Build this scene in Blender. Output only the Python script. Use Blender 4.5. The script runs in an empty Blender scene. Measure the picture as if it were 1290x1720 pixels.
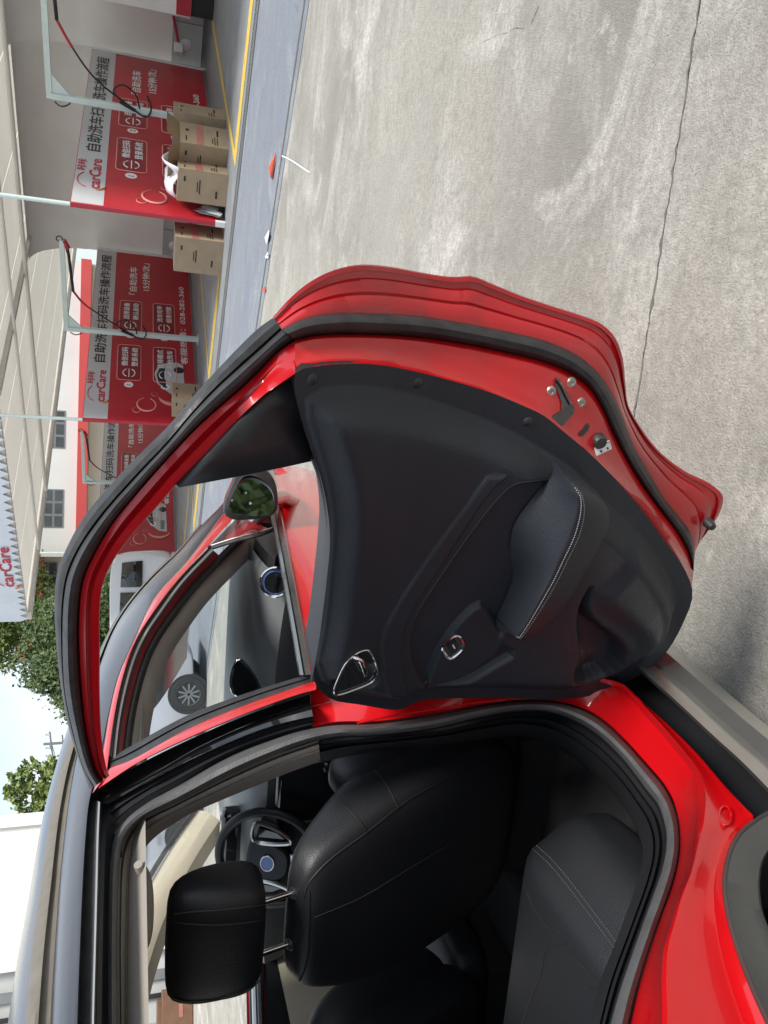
import bpy, bmesh, math, random
from math import sin, cos, pi, radians, sqrt
from mathutils import Vector, Matrix
from mathutils.geometry import delaunay_2d_cdt
random.seed(7)
S = bpy.context.scene
COL = S.collection

# ------------------------------------------------------------------ camera
# The photograph is a landscape shot stored on its side: the camera is rolled by a quarter turn.
CAM = Vector((1.55, -.6, 1.40)); YAW = radians(13); PITCH = radians(18); ROLL = radians(1.2); FPX = 1300.0
_f = Vector((-sin(YAW)*cos(PITCH), cos(YAW)*cos(PITCH), -sin(PITCH)))
_r = Vector((cos(YAW), sin(YAW), 0)); _u = _r.cross(_f)
RT = cos(ROLL)*_r + sin(ROLL)*_u; UP = -sin(ROLL)*_r + cos(ROLL)*_u; FW = _f
cd = bpy.data.cameras.new('camera'); cam = bpy.data.objects.new('camera', cd); COL.objects.link(cam)
m = Matrix((-UP, RT, -FW)).transposed().to_4x4(); m.translation = CAM; cam.matrix_world = m
cd.sensor_fit = 'VERTICAL'; cd.sensor_height = 36; cd.sensor_width = 27; cd.lens = 36*FPX/1720
cd.clip_start = .05; cd.clip_end = 2000
S.camera = cam
# ------------------------------------------------------------------ sky, sun, exposure
SUN_EL, SUN_AZ = radians(54), radians(118)      # azimuth from +Y clockwise
w = bpy.data.worlds.new('World'); S.world = w; w.use_nodes = True
nt = w.node_tree; N = nt.nodes; N.clear()
out = N.new('ShaderNodeOutputWorld'); bg = N.new('ShaderNodeBackground'); sky = N.new('ShaderNodeTexSky')
sky.sky_type = 'NISHITA'; sky.sun_disc = False; sky.sun_elevation = SUN_EL; sky.sun_rotation = SUN_AZ
sky.air_density = 1.0; sky.dust_density = 1.5; sky.ozone_density = 1.0
tc = N.new('ShaderNodeTexCoord'); mp = N.new('ShaderNodeMapping'); mp.inputs['Scale'].default_value = (1, 1, 2.6)
nz = N.new('ShaderNodeTexNoise'); nz.inputs['Scale'].default_value = 2.1; nz.inputs['Detail'].default_value = 7; nz.inputs['Roughness'].default_value = .58
cr = N.new('ShaderNodeValToRGB'); cr.color_ramp.elements[0].position = .36; cr.color_ramp.elements[1].position = .60
cr.color_ramp.elements[0].color = (.35, .35, .35, 1)
mx = N.new('ShaderNodeMix'); mx.data_type = 'RGBA'; mx.inputs['B'].default_value = (5.3, 5.75, 6.2, 1)
L = nt.links
L.new(tc.outputs['Generated'], mp.inputs[0]); L.new(mp.outputs[0], nz.inputs['Vector']); L.new(nz.outputs['Fac'], cr.inputs[0])
L.new(cr.outputs[0], mx.inputs['Factor']); L.new(sky.outputs[0], mx.inputs['A']); L.new(mx.outputs['Result'], bg.inputs['Color'])
bg.inputs['Strength'].default_value = .13; L.new(bg.outputs[0], out.inputs['Surface'])
sl = bpy.data.lights.new('sun', 'SUN'); sl.energy = 3.4; sl.angle = radians(14); sl.color = (1, .96, .9)
so = bpy.data.objects.new('sun', sl); COL.objects.link(so)
sd = Vector((sin(SUN_AZ)*cos(SUN_EL), cos(SUN_AZ)*cos(SUN_EL), sin(SUN_EL)))
so.rotation_euler = sd.to_track_quat('Z', 'Y').to_euler(); so.location = (0, 0, 30)
vs = S.view_settings; vs.view_transform = 'Standard'; vs.look = 'None'; vs.exposure = .62; vs.gamma = 1; vs.use_curve_mapping = False
S.cycles.max_bounces = 10; S.cycles.transparent_max_bounces = 12

# ------------------------------------------------------------------ materials
def lin(c):
    f = lambda v: v/12.92 if v <= .04045 else ((v+.055)/1.055)**2.4
    return tuple(f(v/255) for v in c) + (1,)
def mat(name, col, rough=.5, metal=0, coat=0, bump=0, bscale=60, var=0, vscale=4, spec=.5, col2=None, crough=.03, rvar=0):
    """col is linear albedo (3-tuple). var mixes towards col2 / a darker tone with noise; bump is fine relief."""
    m = bpy.data.materials.new(name); m.use_nodes = True; t = m.node_tree; b = t.nodes['Principled BSDF']
    b.inputs['Base Color'].default_value = tuple(col) + (1,); b.inputs['Roughness'].default_value = rough
    b.inputs['Metallic'].default_value = metal; b.inputs['Coat Weight'].default_value = coat; b.inputs['Coat Roughness'].default_value = crough
    b.inputs['Specular IOR Level'].default_value = spec
    co = t.nodes.new('ShaderNodeTexCoord')
    if var:
        n = t.nodes.new('ShaderNodeTexNoise'); n.inputs['Scale'].default_value = vscale; n.inputs['Detail'].default_value = 6
        r = t.nodes.new('ShaderNodeValToRGB'); r.color_ramp.elements[0].position = .35; r.color_ramp.elements[1].position = .7
        c2 = col2 or tuple(v*(1-var) for v in col)
        r.color_ramp.elements[0].color = tuple(col)+(1,); r.color_ramp.elements[1].color = tuple(c2)+(1,)
        t.links.new(co.outputs['Object'], n.inputs['Vector']); t.links.new(n.outputs['Fac'], r.inputs[0]); t.links.new(r.outputs[0], b.inputs['Base Color'])
        if rvar:
            mr = t.nodes.new('ShaderNodeMapRange'); mr.inputs['To Min'].default_value = max(0, rough-rvar); mr.inputs['To Max'].default_value = rough+rvar
            t.links.new(n.outputs['Fac'], mr.inputs['Value']); t.links.new(mr.outputs[0], b.inputs['Roughness'])
    if bump:
        n = t.nodes.new('ShaderNodeTexNoise'); n.inputs['Scale'].default_value = bscale; n.inputs['Detail'].default_value = 4
        bp = t.nodes.new('ShaderNodeBump'); bp.inputs['Strength'].default_value = bump; bp.inputs['Distance'].default_value = .01
        t.links.new(co.outputs['Object'], n.inputs['Vector']); t.links.new(n.outputs['Fac'], bp.inputs['Height']); t.links.new(bp.outputs[0], b.inputs['Normal'])
    return m
def glassy(name, tint=(.9, .95, .95), refl=.12):
    m = bpy.data.materials.new(name); m.use_nodes = True; t = m.node_tree; t.nodes.clear()
    o = t.nodes.new('ShaderNodeOutputMaterial'); tr = t.nodes.new('ShaderNodeBsdfTransparent'); gl = t.nodes.new('ShaderNodeBsdfGlossy'); mi = t.nodes.new('ShaderNodeMixShader')
    lw = t.nodes.new('ShaderNodeLayerWeight'); lw.inputs['Blend'].default_value = .25
    ma = t.nodes.new('ShaderNodeMath'); ma.operation = 'MULTIPLY_ADD'; ma.inputs[1].default_value = .6; ma.inputs[2].default_value = refl*.3
    tr.inputs[0].default_value = tint+(1,); gl.inputs['Roughness'].default_value = .02
    t.links.new(lw.outputs['Fresnel'], ma.inputs[0]); t.links.new(ma.outputs[0], mi.inputs[0]); t.links.new(tr.outputs[0], mi.inputs[1]); t.links.new(gl.outputs[0], mi.inputs[2]); t.links.new(mi.outputs[0], o.inputs[0])
    return m
M = {}
M['red'] = mat('red_paint', (.47, .004, .007), .24, 0, .68, spec=.4, var=.05, vscale=2)
M['redin'] = mat('red_inner_paint', (.40, .004, .009), .28, 0, .6, var=.08, vscale=9, bump=.02, bscale=90)
M['gloss'] = mat('gloss_black', (.012, .013, .015), .06, 0, 1.0, var=.2, vscale=6)
M['roofpaint'] = mat('black_roof_paint', (.03, .033, .042), .22, 0, .35, bump=.06, bscale=30, crough=.15)
M['rail'] = mat('satin_rail', (.17, .15, .12), .55, .3, 0, var=.2, vscale=30, bump=.03, bscale=300)
M['rubber'] = mat('black_rubber', (.014, .014, .015), .5, 0, 0, bump=.10, bscale=120, var=.3, vscale=40, col2=(.03, .03, .031))
M['rubberg'] = mat('grey_flocked_seal', (.10, .10, .102), .65, 0, 0, bump=.2, bscale=220, var=.3, vscale=20)
M['plastic'] = mat('charcoal_plastic', (.019, .020, .023), .42, 0, 0, bump=.10, bscale=420, var=.2, vscale=7, rvar=.05)
M['leather'] = mat('black_leather', (.013, .014, .017), .46, 0, 0, bump=.16, bscale=330, var=.2, vscale=5, rvar=.05)
M['leatherb'] = mat('soft_charcoal_leather', (.020, .0235, .030), .52, 0, 0, spec=.38, bump=.12, bscale=230, var=.15, vscale=5)
M['clad'] = mat('grey_cladding', (.055, .056, .054), .5, 0, 0, bump=.12, bscale=260, var=.2, vscale=12, rvar=.08)
M['silver'] = mat('silver_trim', (.52, .51, .48), .30, .9, .2, var=.12, vscale=12, bump=.02, bscale=40)
M['belt'] = mat('dark_satin_chrome', (.22, .225, .215), .22, .9, .2, var=.2, vscale=25)
M['chrome'] = mat('chrome', (.78, .78, .78), .10, 1, 0, var=.1, vscale=40)
M['satin'] = mat('satin_metal', (.55, .55, .54), .28, 1, 0, var=.2, vscale=60)
M['zinc'] = mat('zinc_plate', (.50, .48, .42), .42, .7, 0, var=.3, vscale=200)
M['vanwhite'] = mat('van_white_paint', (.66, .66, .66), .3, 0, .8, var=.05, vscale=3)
M['thread'] = mat('grey_thread', (.30, .31, .33), .7, bump=.1)
M['threadd'] = mat('dark_grey_thread', (.10, .105, .115), .7, bump=.1)
M['white'] = mat('white_plastic', (.75, .75, .74), .45, var=.08, vscale=20)
M['ink'] = mat('black_ink', (.01, .01, .01), .6, var=.1)
M['beige'] = mat('beige_trim', (.66, .57, .43), .75, bump=.12, bscale=300, var=.08, vscale=6)
M['headliner'] = mat('grey_beige_headliner', (.27, .245, .215), .85, bump=.2, bscale=400, var=.1, vscale=8)
M['carpet'] = mat('black_carpet', (.012, .012, .013), .95, bump=.5, bscale=500, var=.3, vscale=30)
M['dash'] = mat('grey_dashboard', (.12, .126, .13), .42, bump=.1, bscale=380, var=.1, vscale=5)
M['tyre'] = mat('tyre_rubber', (.022, .022, .022), .75, bump=.25, bscale=120, var=.3, vscale=18)
M['alloy'] = mat('alloy', (.4, .4, .41), .3, .9, .3, var=.2, vscale=10)
M['glass'] = glassy('clear_glass')
M['glassd'] = glassy('tinted_glass', (.35, .38, .38), .25)
M['mirror'] = mat('mirror_glass', (.86, .88, .88), .02, 1, 0, var=.02)
M['blue'] = mat('blue_enamel', (.03, .10, .35), .25, .2, .6, var=.1)
M['whitecar'] = mat('shaded_white_paint', (.36, .37, .41), .25, 0, 1, var=.05, vscale=3)  # white car paint greyed: its shade and glass haze put into the colour
M['darkglass'] = mat('dark_window_glass', (.015, .02, .022), .06, 0, .5, var=.3, vscale=3)

# ------------------------------------------------------------------ mesh helpers
def link(name, me, parent=None, smooth=True, sharp=40):
    o = bpy.data.objects.new(name, me); COL.objects.link(o)
    if smooth:
        for p in me.polygons: p.use_smooth = True
        me.set_sharp_from_angle(angle=radians(sharp))
    if parent is not None: par(o, parent)
    return o
def par(o, p):
    o.parent = p
    if p.type == 'EMPTY' and 'wloc' in p:
        mw = Matrix.Translation(Vector(p['wloc'])) @ Matrix.Rotation(p['wrot'], 4, 'Z')
        if not o.get('local'): o.matrix_parent_inverse = mw.inverted()
def root(name, loc, label, cat, group=None, rz=0):
    o = bpy.data.objects.new(name, None); COL.objects.link(o); o.location = loc; o.rotation_euler = (0, 0, rz)
    o.empty_display_size = .2
    o['wloc'] = tuple(loc); o['wrot'] = rz
    tag(o, label, cat, group); return o
def tag(o, label=None, cat=None, group=None, kind=None):
    if label: o['label'] = label
    if cat: o['category'] = cat
    if group: o['group'] = group
    if kind: o['kind'] = kind
    return o
def mk(name, verts, faces, mt, parent=None, smooth=True, sharp=40, solid=0, offset=0, bev=0, sub=0):
    me = bpy.data.meshes.new(name); me.from_pydata([tuple(v) for v in verts], [], faces); me.validate(); me.update()
    if isinstance(mt, (list, tuple)):
        for q in mt: me.materials.append(M[q])
    else: me.materials.append(M[mt])
    o = link(name, me, parent, smooth, sharp)
    if solid:
        q = o.modifiers.new('solid', 'SOLIDIFY'); q.thickness = solid; q.offset = offset
    if bev:
        q = o.modifiers.new('bevel', 'BEVEL'); q.width = bev; q.segments = 2; q.limit_method = 'ANGLE'; q.angle_limit = radians(35)
    if sub:
        q = o.modifiers.new('sub', 'SUBSURF'); q.levels = sub; q.render_levels = sub
    return o
def fix_normals(o):
    bm = bmesh.new(); bm.from_mesh(o.data); bmesh.ops.recalc_face_normals(bm, faces=bm.faces); bm.to_mesh(o.data); bm.free(); return o
class MB:
    def __init__(s): s.v = []; s.f = []
    def add(s, v, f):
        k = len(s.v); s.v += [Vector(q) for q in v]; s.f += [tuple(i+k for i in q) for q in f]; return s
    def box(s, a, b, mtx=None):
        (x0, y0, z0), (x1, y1, z1) = a, b
        v = [Vector(q) for q in ((x0,y0,z0),(x1,y0,z0),(x1,y1,z0),(x0,y1,z0),(x0,y0,z1),(x1,y0,z1),(x1,y1,z1),(x0,y1,z1))]
        if mtx: v = [mtx @ q for q in v]
        return s.add(v, [(0,3,2,1),(4,5,6,7),(0,1,5,4),(1,2,6,5),(2,3,7,6),(3,0,4,7)])
    def bar(s, p, q, w_, h_=None, upv=Vector((0, 0, 1))):
        p, q = Vector(p), Vector(q); h_ = h_ or w_; d = (q-p).normalized()
        a = d.cross(upv)
        if a.length < 1e-4: a = d.cross(Vector((1, 0, 0)))
        a.normalize(); b = a.cross(d)
        v = []
        for c in (p, q): v += [c-a*w_/2-b*h_/2, c+a*w_/2-b*h_/2, c+a*w_/2+b*h_/2, c-a*w_/2+b*h_/2]
        return s.add(v, [(0,3,2,1),(4,5,6,7),(0,1,5,4),(1,2,6,5),(2,3,7,6),(3,0,4,7)])
    def tube(s, pts, r, n=8, cap=True, closed=False):
        pts = [Vector(p) for p in pts]; k = len(pts); rr = r if isinstance(r, (list, tuple)) else [r]*k
        prev = None; rings = []
        for i, p in enumerate(pts):
            if closed: d = (pts[(i+1) % k]-pts[i-1]).normalized()
            else: d = (pts[min(i+1, k-1)]-pts[max(i-1, 0)]).normalized()
            if prev is None: a = d.orthogonal().normalized()
            else:
                a = prev-d*prev.dot(d); a = a.normalized() if a.length > 1e-6 else d.orthogonal().normalized()
            prev = a; b = d.cross(a)
            rings.append([p+rr[i]*(cos(2*pi*j/n)*a+sin(2*pi*j/n)*b) for j in range(n)])
        v = [q for g in rings for q in g]; f = []
        for i in range(k if closed else k-1):
            i2 = (i+1) % k
            for j in range(n): f.append((i*n+j, i*n+(j+1) % n, i2*n+(j+1) % n, i2*n+j))
        if cap and not closed: f += [tuple(range(n))[::-1], tuple((k-1)*n+j for j in range(n))]
        return s.add(v, f)
    def disc(s, c, nrm, r, t, n=20, r2=None):
        c = Vector(c); nrm = Vector(nrm).normalized(); a = nrm.orthogonal().normalized(); b = nrm.cross(a); r2 = r if r2 is None else r2
        v = [c+r*(cos(2*pi*j/n)*a+sin(2*pi*j/n)*b) for j in range(n)] + [c+nrm*t+r2*(cos(2*pi*j/n)*a+sin(2*pi*j/n)*b) for j in range(n)]
        return s.add(v, [tuple(range(n))[::-1], tuple(range(n, 2*n))] + [(j, (j+1) % n, n+(j+1) % n, n+j) for j in range(n)])
    def lathe(s, c, axis, prof, n=40):
        c = Vector(c); ax = Vector(axis).normalized(); a = ax.orthogonal().normalized(); b = ax.cross(a); k = len(prof)
        v = [c+ax*h+r*(cos(2*pi*j/n)*a+sin(2*pi*j/n)*b) for (r, h) in prof for j in range(n)]
        return s.add(v, [(i*n+j, i*n+(j+1) % n, (i+1)*n+(j+1) % n, (i+1)*n+j) for i in range(k-1) for j in range(n)])
    def prism(s, poly, ext):
        """poly: list of 3-D points (planar-ish), extruded by vector ext"""
        n = len(poly); v = [Vector(p) for p in poly]; e = Vector(ext)
        return s.add(v+[p+e for p in v], [tuple(range(n))[::-1], tuple(range(n, 2*n))] + [(j, (j+1) % n, n+(j+1) % n, n+j) for j in range(n)])
    def build(s, name, mt, parent=None, **k):
        return fix_normals(mk(name, s.v, s.f, mt, parent, **k))
def catmull(pts, n, closed=False):
    """smooth curve through points of any dimension, n samples evenly spread along its length"""
    P = [Vector(p) for p in pts]; k = len(P); o = []
    seg = k if closed else k-1
    for i in range(seg):
        p1, p2 = P[i], P[(i+1) % k]
        p0 = P[i-1] if (i > 0 or closed) else p1*2-p2
        p3 = P[(i+2) % k] if (i+2 < k or closed) else p2*2-p1
        d0, d1, d2 = max((p1-p0).length, 1e-6)**.5, max((p2-p1).length, 1e-6)**.5, max((p3-p2).length, 1e-6)**.5
        for j in range(10):
            t = j/10*d1
            A1 = p0*((-t)/d0)+p1*((t+d0)/d0); A2 = p1*((d1-t)/d1)+p2*(t/d1); A3 = p2*((d1+d2-t)/d2)+p3*((t-d1)/d2)
            B1 = A1*((d1-t)/(d1+d0))+A2*((t+d0)/(d1+d0)); B2 = A2*((d1+d2-t)/(d1+d2))+A3*(t/(d1+d2))
            o.append(B1*((d1-t)/d1)+B2*(t/d1))
    o.append(P[0].copy() if closed else P[-1].copy())
    L_ = [0]
    for a, b in zip(o, o[1:]): L_.append(L_[-1]+(b-a).length)
    res = []; j = 0; tot = L_[-1]; cnt = n if not closed else n+1
    for i in range(cnt):
        t = tot*i/(cnt-1)
        while j < len(o)-2 and L_[j+1] < t: j += 1
        f = (t-L_[j])/max(L_[j+1]-L_[j], 1e-9); res.append(o[j].lerp(o[j+1], min(max(f, 0), 1)))
    return res[:n]
def loft(name, rows, mt, parent=None, closed=False, **k):
    n = len(rows[0]); v = [p for r in rows for p in r]; f = []
    for i in range(len(rows)-1):
        for j in range(n if closed else n-1): f.append((i*n+j, i*n+(j+1) % n, (i+1)*n+(j+1) % n, (i+1)*n+j))
    return mk(name, v, f, mt, parent, **k)
def text_mesh(body, size):
    c = bpy.data.curves.new('lettering', 'FONT'); c.body = body; c.size = size; c.align_x = 'LEFT'; c.resolution_u = 2
    o = bpy.data.objects.new('lettering', c); COL.objects.link(o); bpy.context.view_layer.update()
    me = bpy.data.meshes.new_from_object(o.evaluated_get(bpy.context.evaluated_depsgraph_get()))
    bpy.data.objects.remove(o); return me
def put_text(name, body, size, org, ax, ay, mt, parent, width=None, bold=0, lift=.004):
    """flat lettering lying on the plane org + ax,ay; optional fixed width"""
    me = text_mesh(body, size); ax, ay = Vector(ax).normalized(), Vector(ay).normalized(); nn = ax.cross(ay)
    xs = [v.co.x for v in me.vertices]; x0, x1 = min(xs), max(xs); k = (width/(x1-x0)) if width else 1
    copies = [(0, 0)] if not bold else [(0, 0), (bold, 0), (0, bold), (bold, bold)]
    V = []; F = []
    for ci, (dx, dy) in enumerate(copies):
        b0 = len(V)
        V += [Vector(org)+ax*((v.co.x-x0)*k+dx)+ay*(v.co.y+dy)+nn*(lift+.0006*ci) for v in me.vertices]
        F += [tuple(i+b0 for i in p.vertices) for p in me.polygons]
    bpy.data.meshes.remove(me)
    return mk(name, V, F, mt, parent, smooth=False)

# ------------------------------------------------------------------ surveying: sight lines from the photograph onto real surfaces
def ray(x, y): return FW + RT*((1720-y-860)/FPX) + UP*((645-x)/FPX)
def gp(x, y, z=0):
    d = ray(x, y); return CAM + d*((z-CAM.z)/d.z)
def onx(x, y, X):
    d = ray(x, y); return CAM + d*((X-CAM.x)/d.x)
def lerp_tab(tab, z):
    if z <= tab[0][0]: return tab[0][1]
    for (a, va), (b, vb) in zip(tab, tab[1:]):
        if z <= b: return va+(vb-va)*(z-a)/(b-a)
    return tab[-1][1]
SIDE = [(.2, -.03), (.45, -.005), (.7, 0), (.9, -.012), (1.0, -.03), (1.06, -.05), (1.2, -.11), (1.35, -.19), (1.46, -.27), (1.52, -.33), (1.7, -.60)]
def side_x(y, z): return .92 + lerp_tab(SIDE, z) - (.02*(y-1.1)**2 if y > 1.1 else 0)
def march(x, y, fn, t0=.25, t1=5.0, step=.02):
    d = ray(x, y); t = t0; a = fn(CAM+d*t)
    while t < t1:
        b = fn(CAM+d*(t+step))
        if (a > 0) != (b > 0):
            lo, hi = t, t+step
            for _ in range(22):
                mid = (lo+hi)/2
                if (fn(CAM+d*mid) > 0) == (a > 0): lo = mid
                else: hi = mid
            return CAM+d*lo
        a = b; t += step
    return CAM+d*t1
def side(x, y, o=0): return march(x, y, lambda P: P.x-side_x(P.y, P.z)-o)
HX, HY, ANG = .92, .80, radians(70)
DD = Vector((sin(ANG), -cos(ANG), 0)); DN = Vector((cos(ANG), sin(ANG), 0)); HP = Vector((HX, HY, 0))
DOOR = [(.2, -.03), (.45, -.005), (.7, 0), (.9, -.012), (1.0, -.03), (1.06, -.05), (1.2, -.115), (1.35, -.20), (1.46, -.27), (1.55, -.33), (1.7, -.42)]
def d3(s, z, o): return HP + DD*s + DN*(lerp_tab(DOOR, z)+o) + Vector((0, 0, z))
def door(x, y, o=0): return march(x, y, lambda P: (P-HP).dot(DN)-lerp_tab(DOOR, P.z)-o)
def dloc(P): return ((P-HP).dot(DD), P.z)
def drow(pts, n, o): return [door(p.x, p.y, o) for p in catmull(pts, n)]
def rows_between(A, B, n, spec, fn):
    """rows of points between two traced curves; spec = list of (fraction, offset)"""
    a, b = catmull(A, n), catmull(B, n)
    return [[fn(*(p.lerp(q, f)), o) for p, q in zip(a, b)] for f, o in spec]
def rows_blend(A, B, n, spec, fn, etab, t0=.82):
    a, b = catmull(A, n), catmull(B, n); R = []
    for f, o in spec:
        r = []
        for i, (p, q) in enumerate(zip(a, b)):
            t = max(0, (i/(n-1)-t0)/(1-t0)); t = t*t*(3-2*t); e = lerp_tab(etab, f) if o < -.03 or f < 1 else o
            r.append(fn(*(p.lerp(q, f)), o*(1-t)+e*t))
        R.append(r)
    return R
def offpx(pts, d):
    o = []
    for i, p in enumerate(pts):
        a = Vector(pts[max(i-1, 0)]); b = Vector(pts[min(i+1, len(pts)-1)]); t = (b-a).normalized(); o.append(Vector(p)+Vector((-t.y, t.x))*d)
    return o

# ================================================================== THE RED CAR
car = root('red_car', (0, 1.0, 0), 'red hatchback with black roof, its rear passenger door standing wide open', 'car')
NS = 110
# ---------------- open rear door
F0 = [(150.6,1327),(130,1270),(116,1225),(101.7,1148),(93.6,1067),(91.6,1006),(97.7,957),(118,908),(142,867),(175,826.5),(224,773.6),(285,713),(333,656),(367,618.7),(401,583),(435,550.5),(459,533.5)]
F1 = [(158,1322),(140,1290),(122,1229),(108,1160),(104,1067),(106.6,1006),(114,965),(134,920),(175,862),(228,802),(285,741),(318,701),(360,656),(404.5,615),(442,582),(473,553)]
F2 = [(172,1312),(163,1300),(146.5,1241.6),(136,1160),(131,1067),(133.5,1006),(140.4,969),(161,924),(190,876),(224,833.6),(278,772),(333,714),(380.6,672),(412,645),(442,615),(469,588),(495,570)]
F3 = [(184,1303),(179,1290),(171,1241.6),(167.7,1160),(168,1087),(167.7,1026),(173,981),(191,940.5),(224,896),(260.5,855),(297,813),(353,755),(401,704),(445,663),(496,627)]
G0 = [(459,533.5),(490,499.5),(521.7,474),(560,455),(604,445.4),(655,448.6),(706,458),(763,466),(795,464.5),(827,477),(877.7,497.6),(928.6,515),(979.4,531),(1011,544),(1033,566),(1046,601),(1050.6,642.5),(1055.7,680.6),(1075,715.6),(1106.6,757),(1151,792),(1195.6,814),(1214.7,833),(1211.5,855.5),(1195.6,884),(1167,920)]
G1 = [(473,553),(492,543),(515,534),(566,526),(636,527),(706,531),(776,542),(852,556.7),(916,572.6),(967,595),(1005,626.6),(1030,665),(1046,700),(1062,744),(1087.5,789),(1113,833),(1138,865),(1157,890),(1166,918),(1166,940)]
G2 = [(495,570),(520,564),(547,561),(630,561),(706,566),(776,576),(852,591.6),(916,607.5),(960,626.6),(992,652),(1014,687),(1030,725),(1049,763),(1075,808),(1106.6,852),(1138,893.6),(1157,928.6),(1165,960)]
G3 = [(496,627),(528,616),(579,611),(636,612.6),(693,623),(757,639),(820,658),(878,681),(913,698),(948,726),(992,763),(1030,801),(1075,852),(1113,903),(1138,937),(1153,962),(1162,985)]
# outer skin, hinge to rear edge
gsk = [dloc(door(p.x, p.y, 0)) for p in catmull(G0, 90)]
sk = [(-.02, .985)] + [(a, b-.062) for a, b in (dloc(door(x, y, -.108)) for x, y in ((536,1075),(550,963),(554,891),(544,824),(527,768)))] + [(s, z) for s, z in gsk] + [(.22, .27), (.05, .26), (-.02, .27)]
def cdt_sheet(name, outline, zf, mt, parent, step=.03, **k):
    """outline in door-local (s,z); zf gives the 3-D point"""
    from_in = []
    xs = [p[0] for p in outline]; ys = [p[1] for p in outline]
    vs_ = [Vector(p) for p in outline]; n = len(vs_); x = min(xs)+step*.5; i = 0
    while x < max(xs):
        y = min(ys)+step*(.25+.5*(i % 2))
        while y < max(ys):
            if inside((x, y), outline) and abs(sdist((x, y), outline)) > step*.45: from_in.append(Vector((x, y)))
            y += step
        x += step*.87; i += 1
    r = delaunay_2d_cdt(vs_+from_in, [(i, (i+1) % n) for i in range(n)], [], 1, 1e-5)
    return mk(name, [zf(v.x, v.y) for v in r[0]], [tuple(f) for f in r[2]], mt, parent, **k)
def inside(p, poly):
    x, y = p; c = False; j = len(poly)-1
    for i in range(len(poly)):
        xi, yi = poly[i]; xj, yj = poly[j]
        if (yi > y) != (yj > y) and x < (xj-xi)*(y-yi)/(yj-yi)+xi: c = not c
        j = i
    return c
def segd(p, pts, closed=True):
    x, y = p; best = 9e9; k = len(pts)
    for i in range(k if closed else k-1):
        ax, ay = pts[i]; bx, by = pts[(i+1) % k]; dx, dy = bx-ax, by-ay
        t = ((x-ax)*dx+(y-ay)*dy)/(dx*dx+dy*dy+1e-12); t = 0 if t < 0 else 1 if t > 1 else t
        q = (ax+t*dx-x)**2+(ay+t*dy-y)**2
        if q < best: best = q
    return sqrt(best)
def sdist(p, poly): return segd(p, poly) * (1 if inside(p, poly) else -1)
def sstep(a, b, x):
    t = (x-a)/(b-a); t = 0 if t < 0 else 1 if t > 1 else t; return t*t*(3-2*t)
rd = cdt_sheet('rear_door', sk, lambda s, z: d3(s, z, .002+.018*sin(pi*min(1, max(0, (z-.25)/.85)))*sstep(0, .12, sdist((s, z), sk))), 'red', car, step=.04)
SHUT = [(0, -.046), (.05, -.058), (.14, -.066), (.35, -.072), (.6, -.083), (.9, -.098), (1, -.108)]
# window frame: black outer strip, rubber seal, red inner flange
tr1 = loft('frame_outer_trim', rows_between(F0, F1, NS, [(0, .0), (.02, -.012), (.45, -.028), (.85, -.034), (1, -.030)], door), 'rubber', rd)
loft('frame_seal', rows_between(F1, F2, NS, [(0, -.030), (.08, -.044), (.35, -.058), (.65, -.060), (.92, -.052), (1, -.040)], door), 'rubber', rd)
loft('frame_flange', rows_blend(F2, F3, NS, [(0, -.042), (.06, -.052), (.34, -.060), (.38, -.054), (.52, -.054), (.58, -.063), (.62, -.066), (.97, -.068), (1, -.062), (1.0, -.020)], door, SHUT), 'redin', rd)
loft('frame_back', [[door(p.x, p.y, .004) for p in catmull(F0, NS)], [door(p.x, p.y, .008) for p in catmull(F3, NS)], [door(p.x, p.y, -.02) for p in catmull(F3, NS)]], 'gloss', rd)
# door rear edge: outer flange, seal tube, shut face
loft('outer_flange', rows_between(G0, G1, 160, [(0, .002), (.012, -.006), (.11, -.0085), (.115, -.004), (.26, -.006), (.32, -.012), (.55, -.020), (.60, -.019), (.66, -.025), (.9, -.034), (1, -.036)], door), 'redin', rd)
loft('edge_seal', rows_between(G1, G2, 160, [(0, -.034), (.04, -.048), (.2, -.060), (.45, -.067), (.75, -.066), (.95, -.056), (1, -.046)], door), 'rubber', rd)
loft('shut_face', rows_between(G2, G3, 160, [(0, -.046), (.05, -.058), (.14, -.066), (.35, -.072), (.6, -.083), (.9, -.098), (1, -.108)], door), 'red', rd)
# trim card
TRIM = [(496,627),(528,616),(579,611),(636,612.6),(693,623),(757,639),(820,658),(878,681),(913,698),(948,726),(992,763),(1030,801),(1075,852),(1113,903),(1138,937),(1153,962),(1162,985),(1163,1005),(1150,1041),(1122,1092),(1088,1125),(1049,1147),(999,1167),(949,1174),(826,1172.5),(703,1178),(674,1192),(608,1184),(552.6,1172.5),(527,1142),(531,1105),(536,1075),(544,1015),(550,963),(554,920),(554,891),(550,855),(544,824),(536,793),(527,768),(508,710)]
PADP = [(519,685),(535,672),(575,664),(630,665),(690,676),(750,693),(810,714),(865,738),(915,767),(960,795),(1000,830),(1030,859),(1065,892),(1094,922),(1125,965),(1140,1000),(1140,1040),(1112,1088),(1080,1118),(1045,1140),(999,1160),(949,1168),(826,1166),(703,1172),(672,1186),(608,1178),(558,1166),(535,1140),(546,1075),(558,963),(562,891),(553,824),(537,768),(522,720)]
RIDGE = [(812.1,791.0),(783.9,830.6),(718.7,920.1),(659.1,1012.4),(638.4,1061.2),(641.7,1120.9),(659.1,1191.4)]
RIDGE2 = [(844.6,791.0),(816.4,817.0),(740.4,932.1),(690.5,1009.7),(671.0,1061.2),(674.2,1120.9),(688.9,1191.4)]
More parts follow.
